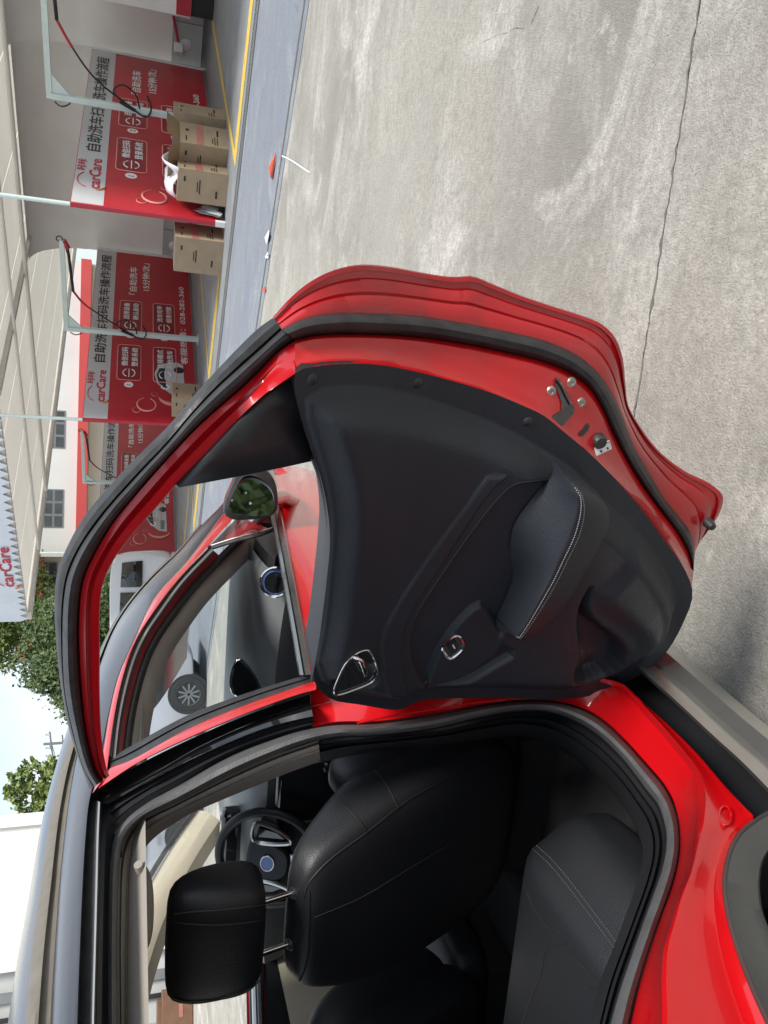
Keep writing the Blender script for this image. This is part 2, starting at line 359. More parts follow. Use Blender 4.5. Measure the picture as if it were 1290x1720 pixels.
RECESS = [(957.5,810.5),(903.2,798.6),(854.4,802.4),(827.3,826.8),(783.9,882.1),(724.2,969.0),(694.3,1017.8),(684.0,1061.2),(690.5,1104.6),(713.3,1145.3),(751.3,1141.5),(789.3,1127.4),(827.3,1104.6),(859.8,1082.9),(835.4,1066.6),(840.8,1034.1),(866.3,974.4),(860.9,903.9),(889.7,855.0),(933.1,806.2)]
STITCH = [(961.8,810.5),(971.0,844.2),(958.6,898.4),(926.0,969.0),(892.4,1028.6),(860.9,1081.8)]
ARM_L = [(933.1,805.1),(889.7,855.0),(860.9,903.9),(866.3,974.4),(840.8,1034.1),(835.4,1066.6),(860.9,1081.8)]
ARM_R = [(961.8,810.5),(995.5,830.6),(1022.6,853.9),(1024.2,882.1),(1003.6,931.0),(984.6,963.5),(952.1,1020.5),(908.6,1058.5),(860.9,1081.8)]
SWP = [(714.4,1144.8),(724.2,1112.8),(740.4,1077.5),(773.0,1034.1),(806.6,1009.7),(827.3,1034.1),(838.1,1055.8),(839.2,1080.2),(805.6,1112.8),(762.1,1137.2)]
POCKET = [(981.9,974.4),(974.8,1009.7),(992.8,1034.1),(1022.6,1055.8),(1040.0,1077.5),(1041.6,1101.9),(1022.6,1129.0),(995.5,1145.3),(965.6,1142.6),(957.5,1123.6),(968.3,1088.3),(962.9,1044.9),(965.6,1006.9)]
LOWER = [(1068.7,912.0),(1104.0,947.3),(1133.8,996.1),(1144.7,1034.1),(1125.7,1077.5),(1082.3,1134.5),(1075.8,1104.6),(1076.9,1080.2),(1044.3,1044.9),(1003.6,1015.1),(995.5,1001.5),(1022.6,974.4),(1047.0,947.3)]
HND = [(561.4,1164.3),(569.5,1134.5),(583.1,1110.0),(602.1,1093.8),(618.4,1091.0),(627.6,1104.6),(633.0,1131.7),(626.5,1141.5),(596.7,1156.2)]
OT = -.108
def loc2(pts, o=-.13, n=None, closed=True):
    q = catmull(pts, n, closed) if n else [Vector(p) for p in pts]
    return [dloc(door(p.x, p.y, o)) for p in q]
LT = loc2(TRIM, OT, 130); LP_ = loc2(PADP, -.13, 60); LR = loc2(RIDGE, -.13, 30, False); LR2 = loc2(RIDGE2, -.13, 30, False); LC = loc2(RECESS, -.12, 60)
LSt = loc2(STITCH, -.205, 30, False); LAl = loc2(ARM_L, -.14, 30, False); LAr = loc2(ARM_R, -.175, 40, False)
def snap(L_):
    n = len(L_)-1; a = Vector(LSt[0])-Vector(L_[0]); b = Vector(LSt[-1])-Vector(L_[-1])
    return [tuple(Vector(p)+a*max(0, 1-i/(n*.35))+b*max(0, 1-(n-i)/(n*.35))) for i, p in enumerate(L_)]
LAl, LAr = snap(LAl), snap(LAr); PAl = LSt+LAl[::-1]; PAr = LSt+LAr[::-1]; BAND = LR+LR2[::-1]
LS = loc2(SWP, -.13, 26); LK = loc2(POCKET, -.12, 24); LW = loc2(LOWER, -.14, 26); LH = loc2(HND, -.13, 26)
import numpy as np
def nseg(P, pts, closed=True):
    A = np.array(pts, float); B = np.roll(A, -1, 0)
    if not closed: A, B = A[:-1], B[:-1]
    best = np.full(len(P), 9e9)
    for a, b in zip(A, B):
        d = b-a; t = np.clip(((P-a)@d)/(d@d+1e-12), 0, 1); best = np.minimum(best, ((a+t[:, None]*d-P)**2).sum(1))
    return np.sqrt(best)
def nin(P, pts):
    A = np.array(pts, float); B = np.roll(A, -1, 0); c = np.zeros(len(P), bool)
    for a, b in zip(A, B):
        with np.errstate(divide='ignore', invalid='ignore'):
            c ^= ((a[1] > P[:, 1]) != (b[1] > P[:, 1])) & (P[:, 0] < (b[0]-a[0])*(P[:, 1]-a[1])/(b[1]-a[1]+1e-15)+a[0])
    return c
def nsd(P, pts): return nseg(P, pts)*np.where(nin(P, pts), 1, -1)
def nst(a, b, x): t = np.clip((x-a)/(b-a), 0, 1); return t*t*(3-2*t)
def trim_hn(P):
    e = nsd(P, LP_); h = .006*nst(-.004, .004, e) + .032*nst(.0, .046, e)
    b = nsd(P, BAND); h += .005*nst(-.004, .004, b)*nst(.0, .02, e)
    c = nsd(P, LC); h -= .016*nst(-.004, .008, c)
    q = nsd(P, LS); h += .012*nst(-.004, .006, q)
    k = nsd(P, LK); h -= .060*nst(-.008, .020, k)
    g = nsd(P, LW); h += .014*nst(-.010, .030, g)
    v = nsd(P, LH); h -= .008*nst(-.004, .005, v)
    return h
def grid(step):
    A = np.array(LT); x0, y0 = A.min(0); x1, y1 = A.max(0)
    X, Y = np.meshgrid(np.arange(x0, x1, step), np.arange(y0, y1, step)); Y = Y+(np.arange(X.shape[1]) % 2)[None, :]*step*.5; P = np.c_[X.ravel(), Y.ravel()]
    return P[nin(P, LT)]
def near(P): return np.minimum.reduce([nseg(P, LP_), nseg(P, LR, False), nseg(P, LC), nseg(P, LSt, False), nseg(P, LAr, False), nseg(P, LR2, False), nseg(P, LS), nseg(P, LK), nseg(P, LH)])
Pc, Pf = grid(.009), grid(.0030)
Pc = Pc[(near(Pc) > .013) & (nseg(Pc, LT) > .005)]; Pf = Pf[(near(Pf) <= .013) & (nseg(Pf, LT) > .002)]
allp = [Vector(p) for p in LT]+[Vector((float(a), float(b))) for a, b in np.r_[Pc, Pf]]
rcd = delaunay_2d_cdt(allp, [(i, (i+1) % len(LT)) for i in range(len(LT))], [], 1, 1e-6)
V2 = np.array([(v.x, v.y) for v in rcd[0]]); H2 = trim_hn(V2)
from mathutils.kdtree import KDTree
kd = KDTree(len(V2))
for i_, v_ in enumerate(V2): kd.insert((v_[0], v_[1], 0), i_)
kd.balance()
def trim_h(s, z):
    n3 = kd.find_n((s, z, 0), 3); ws = [1/(d+1e-5) for _, _, d in n3]
    return sum(w_*H2[i] for w_, (_, i, _) in zip(ws, n3))/sum(ws)
mk('trim_panel', [d3(float(v[0]), float(v[1]), OT-float(h)) for v, h in zip(V2, H2)], [tuple(f) for f in rcd[2]], 'leatherb', rd, sharp=70)
rp = catmull(loc2(RECESS[:11], -.125, 40, False), 120)
MB().tube([d3(p.x, p.y, OT-trim_h(p.x, p.y)-.0004) for p in rp], .0011, 5).build('recess_piping', 'plastic', rd)
loft('trim_side', [[d3(s, z, OT) for s, z in LT], [d3(s, z, -.02) for s, z in LT]], 'plastic', rd, closed=True)
def on_trim(x, y, up=.001):
    P = door(x, y, -.14)
    for _ in range(4):
        s, z = dloc(P); P = door(x, y, OT-trim_h(s, z)-up)
    return P
# opaque black corner of the window
tri = [(499,623),(445,664),(401,705),(353,756),(297,815),(400,796),(480,780),(530,769),(512,715)]
cdt_sheet('corner_panel', loc2(tri, -.07), lambda s, z: d3(s, z, -.07), 'plastic', rd, step=.03, solid=.012)
mb = MB().tube([door(p.x, p.y, -.085) for p in catmull([(527,768),(537,793),(545,824),(551,855),(555,891),(555,920),(551,963),(545,1015),(537,1075),(531,1110),(526,1142)], 40)], .0055); mb.build('window_seal', 'rubber', rd)
# stitching down the armrest
AL, AS, AR = [[Vector(q) for q in loc2(c_, o_, 90, False)] for c_, o_ in (([(934.7,804.0),(914.1,825.2),(889.7,855.0),(868.0,887.6),(861.4,920.1),(866.3,969.0),(854.4,1006.9),(840.3,1036.8),(833.8,1061.2),(842.5,1076.4)], -.145), ([(960.7,808.4),(970.5,830.6),(971.0,850.7),(958.6,898.4),(941.2,936.4),(926.0,969.0),(908.6,1000.4),(889.7,1034.1),(871.8,1063.9),(857.1,1082.9)], -.205), ([(971.0,812.7),(998.2,830.6),(1022.6,853.9),(1024.8,882.1),(1005.2,928.3),(985.7,962.5),(961.8,1004.2),(934.7,1036.8),(903.2,1063.9),(866.3,1087.2)], -.170))]
def arm_pt(i_, g, lift=0):
    '''g runs 0 (recess side) .. 1 (stitched edge) .. 2 (lower side)'''
    p = AL[i_].lerp(AS[i_], g) if g <= 1 else AS[i_].lerp(AR[i_], g-1)
    hh = lerp_tab([(0, .026), (.08, .030), (.3, .044), (.55, .066), (.78, .086), (.9, .0945), (.97, .0985), (1.02, .0990), (1.08, .0980), (1.3, .0930), (1.6, .0830), (1.85, .0720), (1.96, .0640), (2, .0560)], g)
    u = i_/(len(AL)-1); e = sstep(0, .085, u)*sstep(0, .07, 1-u); e = e**.6
    return d3(p.x, p.y, OT-(.024+(hh-.024)*e)-lift)
gs = [0, .04, .1, .2, .35, .5, .65, .78, .88, .94, .98, 1.0, 1.03, 1.08, 1.2, 1.4, 1.6, 1.8, 1.92, 1.98, 2.0]
rw = [[arm_pt(i_, g) for i_ in range(90)] for g in gs]
rw.append([d3(p.x, p.y, OT-.018) for p in AR])
loft('armrest', rw, 'leatherb', rd, sharp=75)
for g in (1.07, 1.17):
    c = [arm_pt(i_, g, .0010) for i_ in range(5, 86)]; c = catmull(c, 150); mb = MB()
    for i_ in range(0, 148, 2): mb.tube([c[i_], c[i_].lerp(c[i_+1], .85)], .0009, 5)
    tag(mb.build('stitching', 'thread', rd), kind='stuff')
MB().tube([arm_pt(i_, 1.12, .0002) for i_ in range(4, 87)], .0012, 6).build('armrest_seam', 'rubber', rd)
MB().tube([d3(p.x, p.y, OT-.0375-.001) for p in AR[2:-2]], .0016, 6).build('armrest_edge', 'rubber', rd)
MB().tube([d3(p.x, p.y, OT-trim_h(p.x, p.y)-.0004) for p in catmull([Vector(q) for q in LR], 60)], .0014, 6).build('panel_seam', 'rubber', rd)
# inner handle: bezel, bowl, lever
hz = [d3(a, b, OT-.0395) for a, b in loc2(HND, -.145, 50)]
MB().tube(hz, .0020, 8, closed=True).build('handle_bezel', 'chrome', rd)
MB().prism([d3(a, b, OT-.0372) for a, b in loc2([tuple(Vector((604, 1123))+(Vector(q)-Vector((604, 1123)))*.93) for q in HND], -.145, 40)], DN*.003).build('handle_plate', 'gloss', rd)
bowl = [on_trim(p.x, p.y, .002) for p in catmull([(595,1105),(612,1094),(627,1100),(630,1126),(618,1138),(607,1128),(599,1117)], 24, True)]
MB().prism(bowl, DN*.004).build('handle_bowl', 'gloss', rd)
lv = [door(594, 1104, OT-.046), door(602, 1107, OT-.052), door(610, 1117, OT-.053), door(613, 1134, OT-.044)]
MB().tube(catmull(lv, 14), [.0036+.0028*sin(pi*i/13) for i in range(14)], 10).build('handle_lever', 'chrome', rd)
# window switch
sb = catmull([(743,1088),(748,1080),(765,1068),(772,1070),(778,1086),(776,1092),(758,1106),(752,1105)], 40, True)
swh = trim_h(*dloc(door(761, 1087, -.15)))
MB().tube([door(p.x, p.y, OT-swh-.002) for p in sb], .0030, 8, closed=True).build('switch_bezel', 'chrome', rd)
ce = Vector((761, 1087))
MB().prism([door(*(ce+(p-ce)*.9), OT-swh-.0012) for p in sb], DN*.003).build('switch_well', 'gloss', rd)
MB().prism([door(*(ce+(p-ce)*.5), OT-swh-.006) for p in sb], DN*.006).build('window_switch', 'plastic', rd)
MB().bar(on_trim(761, 1084, .0075), on_trim(764, 1089, .0075), .0025).build('switch_mark', 'white', rd)
# screws and clips of the trim flange
for x, y in ((522, 637), (700, 643), (886, 708)):
    P = on_trim(x, y, -.001); MB().lathe(P, -DN, [(0, .0035), (.006, .003), (.0085, .0012), (.009, 0)], 16).build('trim_clip', 'plastic', rd)
# latch and fittings on the shut face
def on_shut(x, y, up=0):
    P = door(x, y, -.085)
    a, b = G2, G3
    if not hasattr(on_shut, 'c'): on_shut.c = (catmull(G2, 80), catmull(G3, 80))
    q = Vector((x, y)); d2 = min((q-p).length for p in on_shut.c[0]); d3_ = min((q-p).length for p in on_shut.c[1]); f = d2/(d2+d3_)
    o = lerp_tab([(0, -.046), (.05, -.058), (.14, -.066), (.35, -.072), (.6, -.083), (.9, -.098), (1, -.108)], f)
    return door(x, y, o-up)
lat = [(934,635),(940,637),(947,650),(958,677),(965,683),(964,694),(944,716),(920,709),(928,700),(943,690),(943,675),(938,660),(932,646)]
MB().prism([on_shut(x, y, .002) for x, y in lat], DN*.006).build('latch_slot', 'gloss', rd)
MB().tube([on_shut(x, y, .004) for x, y in ((936,637),(944,648),(952,665),(959,679))], .0022, 6).build('latch_hook', 'satin', rd)
for x, y in ((926, 658), (960, 643), (976, 677)):
    P = on_shut(x, y, .0015); nn = -DN
    MB().lathe(P, nn, [(0, .0004), (.003, .0004), (.0034, .0014), (.0046, .0016), (.0075, .0012), (.0088, -.003)], 18).build('latch_screw', 'zinc', rd)
MB().prism([on_shut(p.x, p.y, .003) for p in catmull([(972,729),(977,722),(987,711),(990,716),(985,726),(976,733)], 24, True)], DN*.006).build('drain_plug', 'rubber', rd)
P = on_shut(1003, 738, .0); MB().lathe(P, -DN, [(0, .016), (.010, .015), (.0125, .011), (.013, 0)], 20).build('bump_stop', 'rubber', rd)
P = door(1188, 877, -.026); MB().lathe(P, -DN, [(0, .020), (.007, .019), (.0095, .013), (.0105, 0)], 18).build('bump_stop', 'rubber', rd)
stk = [(998,752),(1024,740),(1028,754),(1002,766)]
st = MB().prism([on_shut(x, y, .003) for x, y in stk], DN*.002).build('label_sticker', 'white', rd)
for x, y in ((1009, 759), (1020, 754)):
    MB().disc(on_shut(x, y, .0045), DN, .0030, .0006, 10).build('sticker_mark', 'ink', rd)
for a, b in (((1002,751),(1013,746)), ((1003,754),(1010,751)), ((1015,746),(1024,742))):
    MB().bar(on_shut(*a, .0045), on_shut(*b, .0045), .0007).build('sticker_line', 'ink', rd)
# door check strap and hinges
for z in (.55, .85):
    MB().box((.86, .775, z), (.915, .835, z+.05)).build('hinge', 'redin', rd, bev=.004)

# ---------------- car side: door opening, sill, wheel arch
SEAL_O = [(180,2000),(180.6,1720),(182,1544),(185.5,1446),(193,1402.5),(207.5,1380.5),(244,1351),(300,1319.5),(384,1271.6),(460.5,1241),(511.6,1225.6),(563,1218),(633.6,1216),(730,1202),(815,1185),(877,1177.5),(928,1179),(979,1193),(1013,1213),(1047,1244),(1086,1287),(1114.6,1321),(1131.6,1354.7),(1140,1394),(1140,1434),(1129,1485),(1109,1541),(1086,1609),(1069,1666),(1057,1717),(1040,1790),(1020,1880)]
SEAL_I = [(199,2000),(199,1720),(198,1544),(203,1437),(213,1404),(236,1378),(300,1346),(384,1303),(460,1269),(512,1249),(563,1237),(633,1234),(730,1222),(815,1202),(877,1193),(928,1196),(970,1212),(1007,1236),(1047,1275),(1086,1326),(1106,1352),(1117,1385),(1120,1417),(1112,1462),(1092,1519),(1064,1598),(1041,1666),(1027,1717),(1010,1790),(990,1880)]
loft('aperture_seal', rows_between(SEAL_O, SEAL_I, 200, [(0, -.095), (.1, -.080), (.4, -.072), (.7, -.080), (1, -.105), (1.0, -.15)], side), 'rubberg', car)
# red shut face of pillar and sill, ridge, outer panel
LOW_O = [(520,1120),(640,1126),(780,1130),(900,1132),(1000,1138),(1049,1151),(1099,1204),(1146,1259),(1174,1297),(1182.5,1332),(1180,1368),(1170,1415),(1158,1467),(1142,1506),(1128.5,1550),(1116,1593),(1112,1652),(1112,1719),(1100,1800),(1080,1900)]
LOW_I = [(524,1226),(563,1218),(633.6,1216),(730,1202),(815,1185),(877,1177.5),(928,1179),(979,1193),(1013,1213),(1047,1244),(1086,1287),(1114.6,1321),(1131.6,1354.7),(1140,1394),(1140,1434),(1129,1485),(1109,1541),(1086,1609),(1069,1666),(1057,1717),(1040,1790),(1020,1880)]
loft('door_opening_face', rows_between(LOW_O, LOW_I, 180, [(0, -.004), (.06, -.010), (.16, -.030), (.5, -.052), (.86, -.080), (.94, -.084), (1, -.100)], side), 'red', car)
RID = LOW_O[5:]
OUTB = [(1053,1154),(1085,1184),(1118.5,1214),(1170,1265),(1221,1324.5),(1253,1358),(1266,1374),(1241,1395.6),(1225,1423),(1215,1459),(1213,1494),(1221,1546),(1237,1601),(1261,1664),(1286,1719.6),(1325,1800),(1380,1900)]
loft('quarter_panel', rows_between(RID, OUTB, 150, [(0, -.004), (.05, .0), (.3, -.004), (.6, -.012), (.8, -.012), (.84, -.004), (.93, .004), (1, .010), (1, -.03)], side), 'red', car)
pl = [Vector((1218, 1370))+Vector((10*cos(a*pi/12), 16*sin(a*pi/12))) for a in range(24)]
MB().tube([side(p.x, p.y, -.006) for p in pl], .0018, 6, closed=True).build('body_plug', 'red', car)
# pressed creases on the pillar base
for A in ([(600,1215),(640,1206),(720,1193),(800,1180),(880,1170)], [(520,1188),(560,1178),(600,1170)]):
    a = catmull(A, 40); MB().tube([side(p.x, p.y, -.060) for p in a], .0022, 6).build('pillar_crease', 'red', car)
# arch cladding
AO = [(1310,1350),(1290,1361),(1268,1374),(1241,1395.6),(1225,1423),(1215,1459),(1213,1494),(1221,1546),(1237,1601),(1261,1664),(1286,1719.6),(1325,1800),(1380,1900)]
AI = [(1340,1395),(1315,1408),(1300,1420),(1290,1433),(1281,1450),(1277,1475),(1276.6,1494),(1281,1530),(1290,1556),(1305,1590),(1330,1640),(1365,1700),(1410,1770)]
loft('wheel_arch_trim', rows_between(AO, AI, 90, [(0, .004), (.02, .020), (.10, .026), (.13, .024), (.7, .020), (.95, .016), (1, .006), (1, -.10)], side), 'clad', car)
# sill: recess, its shadow put into the dark colour, and bright outer skirt
SB = [(985,1095),(1020,1124),(1053,1154),(1118.5,1214),(1170,1265),(1221,1324.5),(1253,1358),(1300,1408)]
ST = [(1010,1068),(1042,1098),(1078,1131.7),(1130,1178),(1197.6,1241.5),(1245,1285),(1290,1332),(1330,1376)]
SO_ = [(1040,1030),(1080,1060),(1120.5,1093),(1178,1143),(1237,1194),(1290,1238),(1340,1280),(1390,1324)]
loft('sill_recess', [[side(p.x, p.y, -.002) for p in catmull(SB, 50)], [side(p.x, p.y, -.045) for p in catmull(SB, 50)], [side(p.x, p.y, -.03) for p in catmull(ST, 50)], [side(p.x, p.y, .012) for p in catmull(ST, 50)]], 'plastic', car)
ro = rows_between(ST, SO_, 50, [(0, .012), (.08, .026), (.45, .034), (.55, .042), (.95, .062), (1, .058)], side)
ro.append([p+Vector((-.05, 0, -.10)) for p in ro[-1]])
loft('side_skirt', ro, 'silver', car)
# long sill running forward under the front door, and bodywork behind
def side_strip(name, y0, y1, z0, z1, mt, o=0, ny=24, nz=8, parent=car, x_sign=1, zt=None):
    rows = []
    for i in range(nz+1):
        f = i/nz; rows.append([])
        for j in range(ny+1):
            y = y0+(y1-y0)*j/ny; a, b = (z0, z1) if zt is None else zt(y)
            z = a+(b-a)*f; rows[-1].append(Vector((x_sign*(side_x(y, z)+o), y, z)))
    return loft(name, rows, mt, parent)
side_strip('front_sill_skirt', .84, 2.0, .18, .30, 'silver', .03)
def dep(x, y, t): return CAM + ray(x, y)*t
# ---------------- closed front door
BELT_L = [(440,760),(448,815),(455,868),(470,950),(487,1045),(502,1134)]
BELT_R = [(455,760),(464,815),(473.6,865),(490,950),(508,1045),(524,1133)]
brow = [side(p.x, p.y, .004) for p in catmull(BELT_R, 30)]
rows = []
for f in [0, .04, .12, .25, .4, .55, .7, .85, 1]:
    rows.append([Vector((side_x(p.y, p.z+(.34-p.z)*f)+.006*sin(pi*f)-.012*math.exp(-((f-.3)/.06)**2), p.y, p.z+(.34-p.z)*f)) for p in brow])
fd = loft('front_door', rows, 'red', car)
loft('belt_moulding', rows_between(BELT_L, BELT_R, 30, [(0, -.006), (.1, .006), (.35, .010), (.45, .004), (.5, .010), (.9, .010), (1, .002)], side), 'belt', fd)
FU = [(470,755),(445,783),(420,812),(398,836),(372,868),(350,897),(313,945),(260.5,1003),(228,1069),(199,1136),(183,1201),(175,1250),(166,1300),(155,1333)]
FL = [(484,768),(458,797),(432,826),(408,853),(380,884),(350,918),(300,972),(262,1022),(238,1058),(220,1095),(203.5,1148),(191,1209),(184,1262),(180,1300)]
loft('window_frame', rows_between(FU, FL, 70, [(0, -.012), (.04, .0), (.5, .006), (.95, .004), (1, -.008)], side), 'red', fd)
W0 = [(352,918),(300,973),(263,1023),(239,1059),(221,1096),(204.5,1149),(192,1210),(185,1272)]
def band(name, d0, d1, o0, o1, mt, crown=.004, src=W0, n=60, parent=None):
    return loft(name, rows_between(offpx(src, d0), offpx(src, d1), n, [(0, o0), (.2, (o0*.8+o1*.2)+crown), (.5, (o0+o1)/2+crown*1.4), (.8, (o0*.2+o1*.8)+crown), (1, o1)], side), mt, parent or fd)
sg = -1
band('glass_run', sg*-1*0, sg*4, -.006, -.012, 'rubber')
band('window_chrome', sg*4, sg*10, -.010, -.012, 'silver')
band('glass_channel', sg*10, sg*13, -.014, -.024, 'rubber')
band('inner_frame', sg*13, sg*21, -.026, -.055, 'redin', .0)
band('inner_seal', sg*21, sg*34, -.060, -.085, 'rubber', .006, src=[(448,822),(402,868)]+W0)
W0e = [(448,822),(402,868)]+W0
band('pillar_trim', sg*34, sg*62, -.095, -.16, 'headliner', .004, src=W0e)
MB().prism([side(x, y, -.09) for x, y in ((428,902),(440,890),(462,886),(470,915),(462,940),(446,925))], (-.06, 0, 0)).build('tweeter_cover', 'plastic', fd)
# rear edge of the front window and the pillar
RT_ = [(183.5,1273.5),(220,1253),(316,1201),(430,1159),(500,1138),(526,1131)]
RB_ = [(186,1288),(218,1277),(316,1223.5),(430,1177),(500,1153),(531,1143)]
RL_ = [(163,1328),(223,1287),(316,1241),(430,1193),(500,1168),(531,1160)]
loft('window_rear_rubber', rows_between(RT_, RB_, 50, [(0, -.018), (.15, -.008), (.42, -.006), (.5, -.014), (.6, -.006), (1, -.004)], side), 'rubber', fd)
loft('rear_frame', rows_between(RB_, RL_, 50, [(0, -.004), (.1, .002), (.9, .002), (1, -.006), (1, -.06)], side), 'red', fd)
# fixed front quarter light
qp = [(352,917),(380,888),(402,866),(430,880),(452,888),(440,897),(400,905)]
cq = [side(x, y, -.014) for x, y in qp]
mk('quarter_light', cq, [tuple(range(len(cq)))], 'glassd', fd)
MB().tube([side(p.x, p.y, -.010) for p in catmull([(350,922),(400,907),(440,897),(462,888)], 20)], .007, 8).build('division_bar', 'rubber', fd)
MB().tube([side(p.x, p.y, -.003) for p in catmull([(349,918),(400,902),(440,892),(458,886)], 20)], .0022, 6).build('division_chrome', 'silver', fd)
# B pillar cover
PA = [(163,1330),(225,1289),(316,1243),(430,1195),(520,1166)]
PB = [(170,1345),(246,1306),(328,1258),(386,1230),(430,1212),(521,1180)]
PC = [(178,1353),(260,1307),(345,1264),(430,1229),(480,1214),(526,1204)]
PD = [(193,1402.5),(207.5,1380.5),(244,1351),(300,1319.5),(384,1271.6),(460.5,1241),(526,1222)]
loft('pillar_gap', rows_between(PA, PB, 40, [(0, -.02), (.1, -.055), (.9, -.055), (1, -.05)], side), 'rubber', car)
loft('pillar_cover', rows_between(PB, PC, 40, [(0, -.056), (.05, -.046), (.5, -.038), (.95, -.046), (1, -.056)], side), 'gloss', car)
loft('pillar_step', rows_between(PC, PD, 40, [(0, -.054), (.05, -.062), (.3, -.064), (.36, -.072), (.65, -.074), (.7, -.082), (1, -.095)], side), 'plastic', car)
# roof edge, from the A pillar back over both doors
RA = [(470,755),(445,783),(420,812),(398,836),(372,868),(350,897),(313,945),(260.5,1003),(228,1069),(199,1136),(183,1201),(173,1250),(162,1300),(150,1350),(145,1400),(140,1480),(135,1600),(131,1720),(127,1900)]
RB = [(445,757),(420,785),(396,815),(372,848),(339,881.6),(298,929),(260,966),(225,1005),(192,1054),(166,1120),(148,1180),(135,1240),(124,1290),(115,1345),(108,1400),(100,1480),(91,1600),(84,1720),(77,1900)]
loft('roof_side', rows_between(RA, RB, 90, [(0, -.03), (.03, -.012), (.3, -.008), (.7, -.016), (.95, -.03), (1, -.05)], side), 'roofpaint', car)
RC = [(339,881),(298,928),(259,965),(224,1004),(191,1053),(164,1118),(145,1177),(129,1235),(114,1290),(103,1345),(95,1400),(86,1480),(73,1600),(64,1720),(52,1900)]
RD = [(338,880),(297,927),(258,964),(223,1003),(190,1052),(162,1116),(141,1174),(121,1230),(102,1290),(89,1345),(80,1400),(69,1480),(53,1600),(43,1720),(30,1900)]
RB2 = [(339,882),(298,929)]+RB[6:]
loft('roof_rail', rows_between(RB2, RC, 80, [(0, -.05), (.2, -.058), (.8, -.052), (1, -.045)], side) + rows_between(RC, RD, 80, [(0, -.040), (.3, -.036), (.9, -.038), (1, -.05)], side), 'rail', car)
RE = [(337,879),(296,926),(257,963),(222,1002),(188,1050),(158,1113),(135,1170),(113,1226),(93,1290),(80,1345),(70,1400),(57,1480),(36,1600),(22,1720),(5,1900)]
re_ = rows_between(RD, RE, 80, [(0, -.055), (.5, -.060), (1, -.075)], side)
for dx, dz in ((.05, .012), (.15, .024), (.30, .034), (.62, .036)):
    re_.append([Vector((max(p.x-dx, -.02), p.y, p.z+dz)) for p in re_[2]])
rf = loft('roof', re_, 'roofpaint', car)
loft('roof_drip', rows_between([(150,1340),(144,1400),(139,1480),(134,1600),(130,1720),(126,1900)], [(163,1345),(160,1400),(158,1480),(155,1600),(152,1720),(150,1900)], 40, [(0, -.012), (.1, -.035), (1, -.035)], side), 'rubber', car)
loft('drip_moulding', rows_between([(163,1345),(160,1400),(158,1480),(155,1600),(152,1720),(150,1900)], [(170,1348),(168,1400),(166,1480),(163,1600),(160,1720),(158,1900)], 40, [(0, -.034), (.3, -.024), (.7, -.024), (1, -.036)], side), 'silver', car)
loft('roof_channel', rows_between([(170,1348),(168,1400),(166,1480),(163,1600),(160,1720),(158,1900)], [(200,1385),(190,1402),(185,1450),(182,1544),(181,1720),(180,1900)], 40, [(0, -.036), (.1, -.06), (.5, -.066), (1, -.09)], side), 'plastic', car)
cnr = [[side(x, y, -.10) for y in (1270, 1310, 1350, 1400, 1440)] for x in (120, 140, 160, 180, 205)]
loft('roof_corner_plate', cnr, 'rubber', car)
# trim inside the opening
TO = [(199,2000),(199,1720),(198,1544),(203,1437),(213,1404),(236,1378),(300,1346),(384,1303),(460,1269),(535,1243)]
TI = [(224,2000),(224,1720),(227,1558),(232,1456),(247,1420),(307,1374),(370,1345),(435,1318),(490,1296),(538,1279)]
loft('pillar_inner_trim', rows_between(TO, TI, 80, [(0, -.105), (.12, -.135), (.2, -.128), (.45, -.14), (.5, -.132), (.9, -.19), (1, -.23)], side), 'headliner', car)
BO = [(512,1249),(563,1237),(633,1234),(730,1222),(815,1202),(877,1193),(928,1196),(970,1212),(1007,1236),(1047,1275),(1086,1326),(1106,1352),(1117,1385),(1120,1417),(1112,1462),(1092,1519),(1064,1598),(1041,1666),(1027,1717),(1010,1790),(990,1880)]
BI = [(530,1283),(600,1267),(680,1256),(745,1251),(803,1243),(870,1236),(925,1250),(975,1282),(1010,1312),(1040,1345),(1065,1385),(1078,1420),(1078,1450),(1062,1505),(1035,1580),(1008,1650),(992,1717),(975,1790),(950,1880)]
loft('lower_inner_trim', rows_between(BO, BI, 120, [(0, -.105), (.1, -.14), (.25, -.145), (.3, -.135), (.5, -.16), (.55, -.15), (.8, -.20), (1, -.27)], side), 'plastic', car)
# grab handle under the roof edge
MB().tube(catmull([dep(232,1452,1.36), dep(243,1475,1.38), dep(246,1530,1.36), dep(243,1580,1.33), dep(232,1600,1.30)], 24), [.008+.005*sin(pi*i/23) for i in range(24)], 10).build('grab_handle', 'headliner', car)
# ---------------- door mirror
def ony(x, y, Y):
    d = ray(x, y); return CAM+d*((Y-CAM.y)/d.y)
MO = [(399,797.5),(416.8,789),(434,787),(451.7,795),(462,810.6),(466.5,835),(464.7,857.7),(451.7,868),(418.5,873),(388.8,871.7),(378,863),(379,844),(390.6,816)]
MG = [(408,802),(422,799),(437.7,804.5),(451.6,816),(458.6,830),(460,847),(455,859.5),(443,864),(415,865),(390.6,863),(384.5,857.7),(385,845.5),(396,821)]
mo = [ony(p.x, p.y, 1.93) for p in catmull(MO, 60, True)]; mg = [ony(p.x, p.y, 1.94) for p in catmull(MG, 60, True)]
cm = sum(mo, Vector())/60
rows = [[p+Vector((0, .008, 0)) for p in mg], mg and [ony(p.x, p.y, 1.925) for p in catmull(MG, 60, True)], mo]
for dy, k in ((.02, 1.03), (.06, .98), (.10, .85), (.13, .6), (.14, .25)): rows.append([cm+(p-cm)*k+Vector((0, dy, 0)) for p in mo])
mh = loft('door_mirror', rows[:4], 'rubber', car, closed=True)
loft('mirror_housing', rows[3:], 'red', mh, closed=True)
gm = [p+Vector((0, .008+.36*(p.x-cm.x)+.14*(p.z-cm.z), 0)) for p in mg]
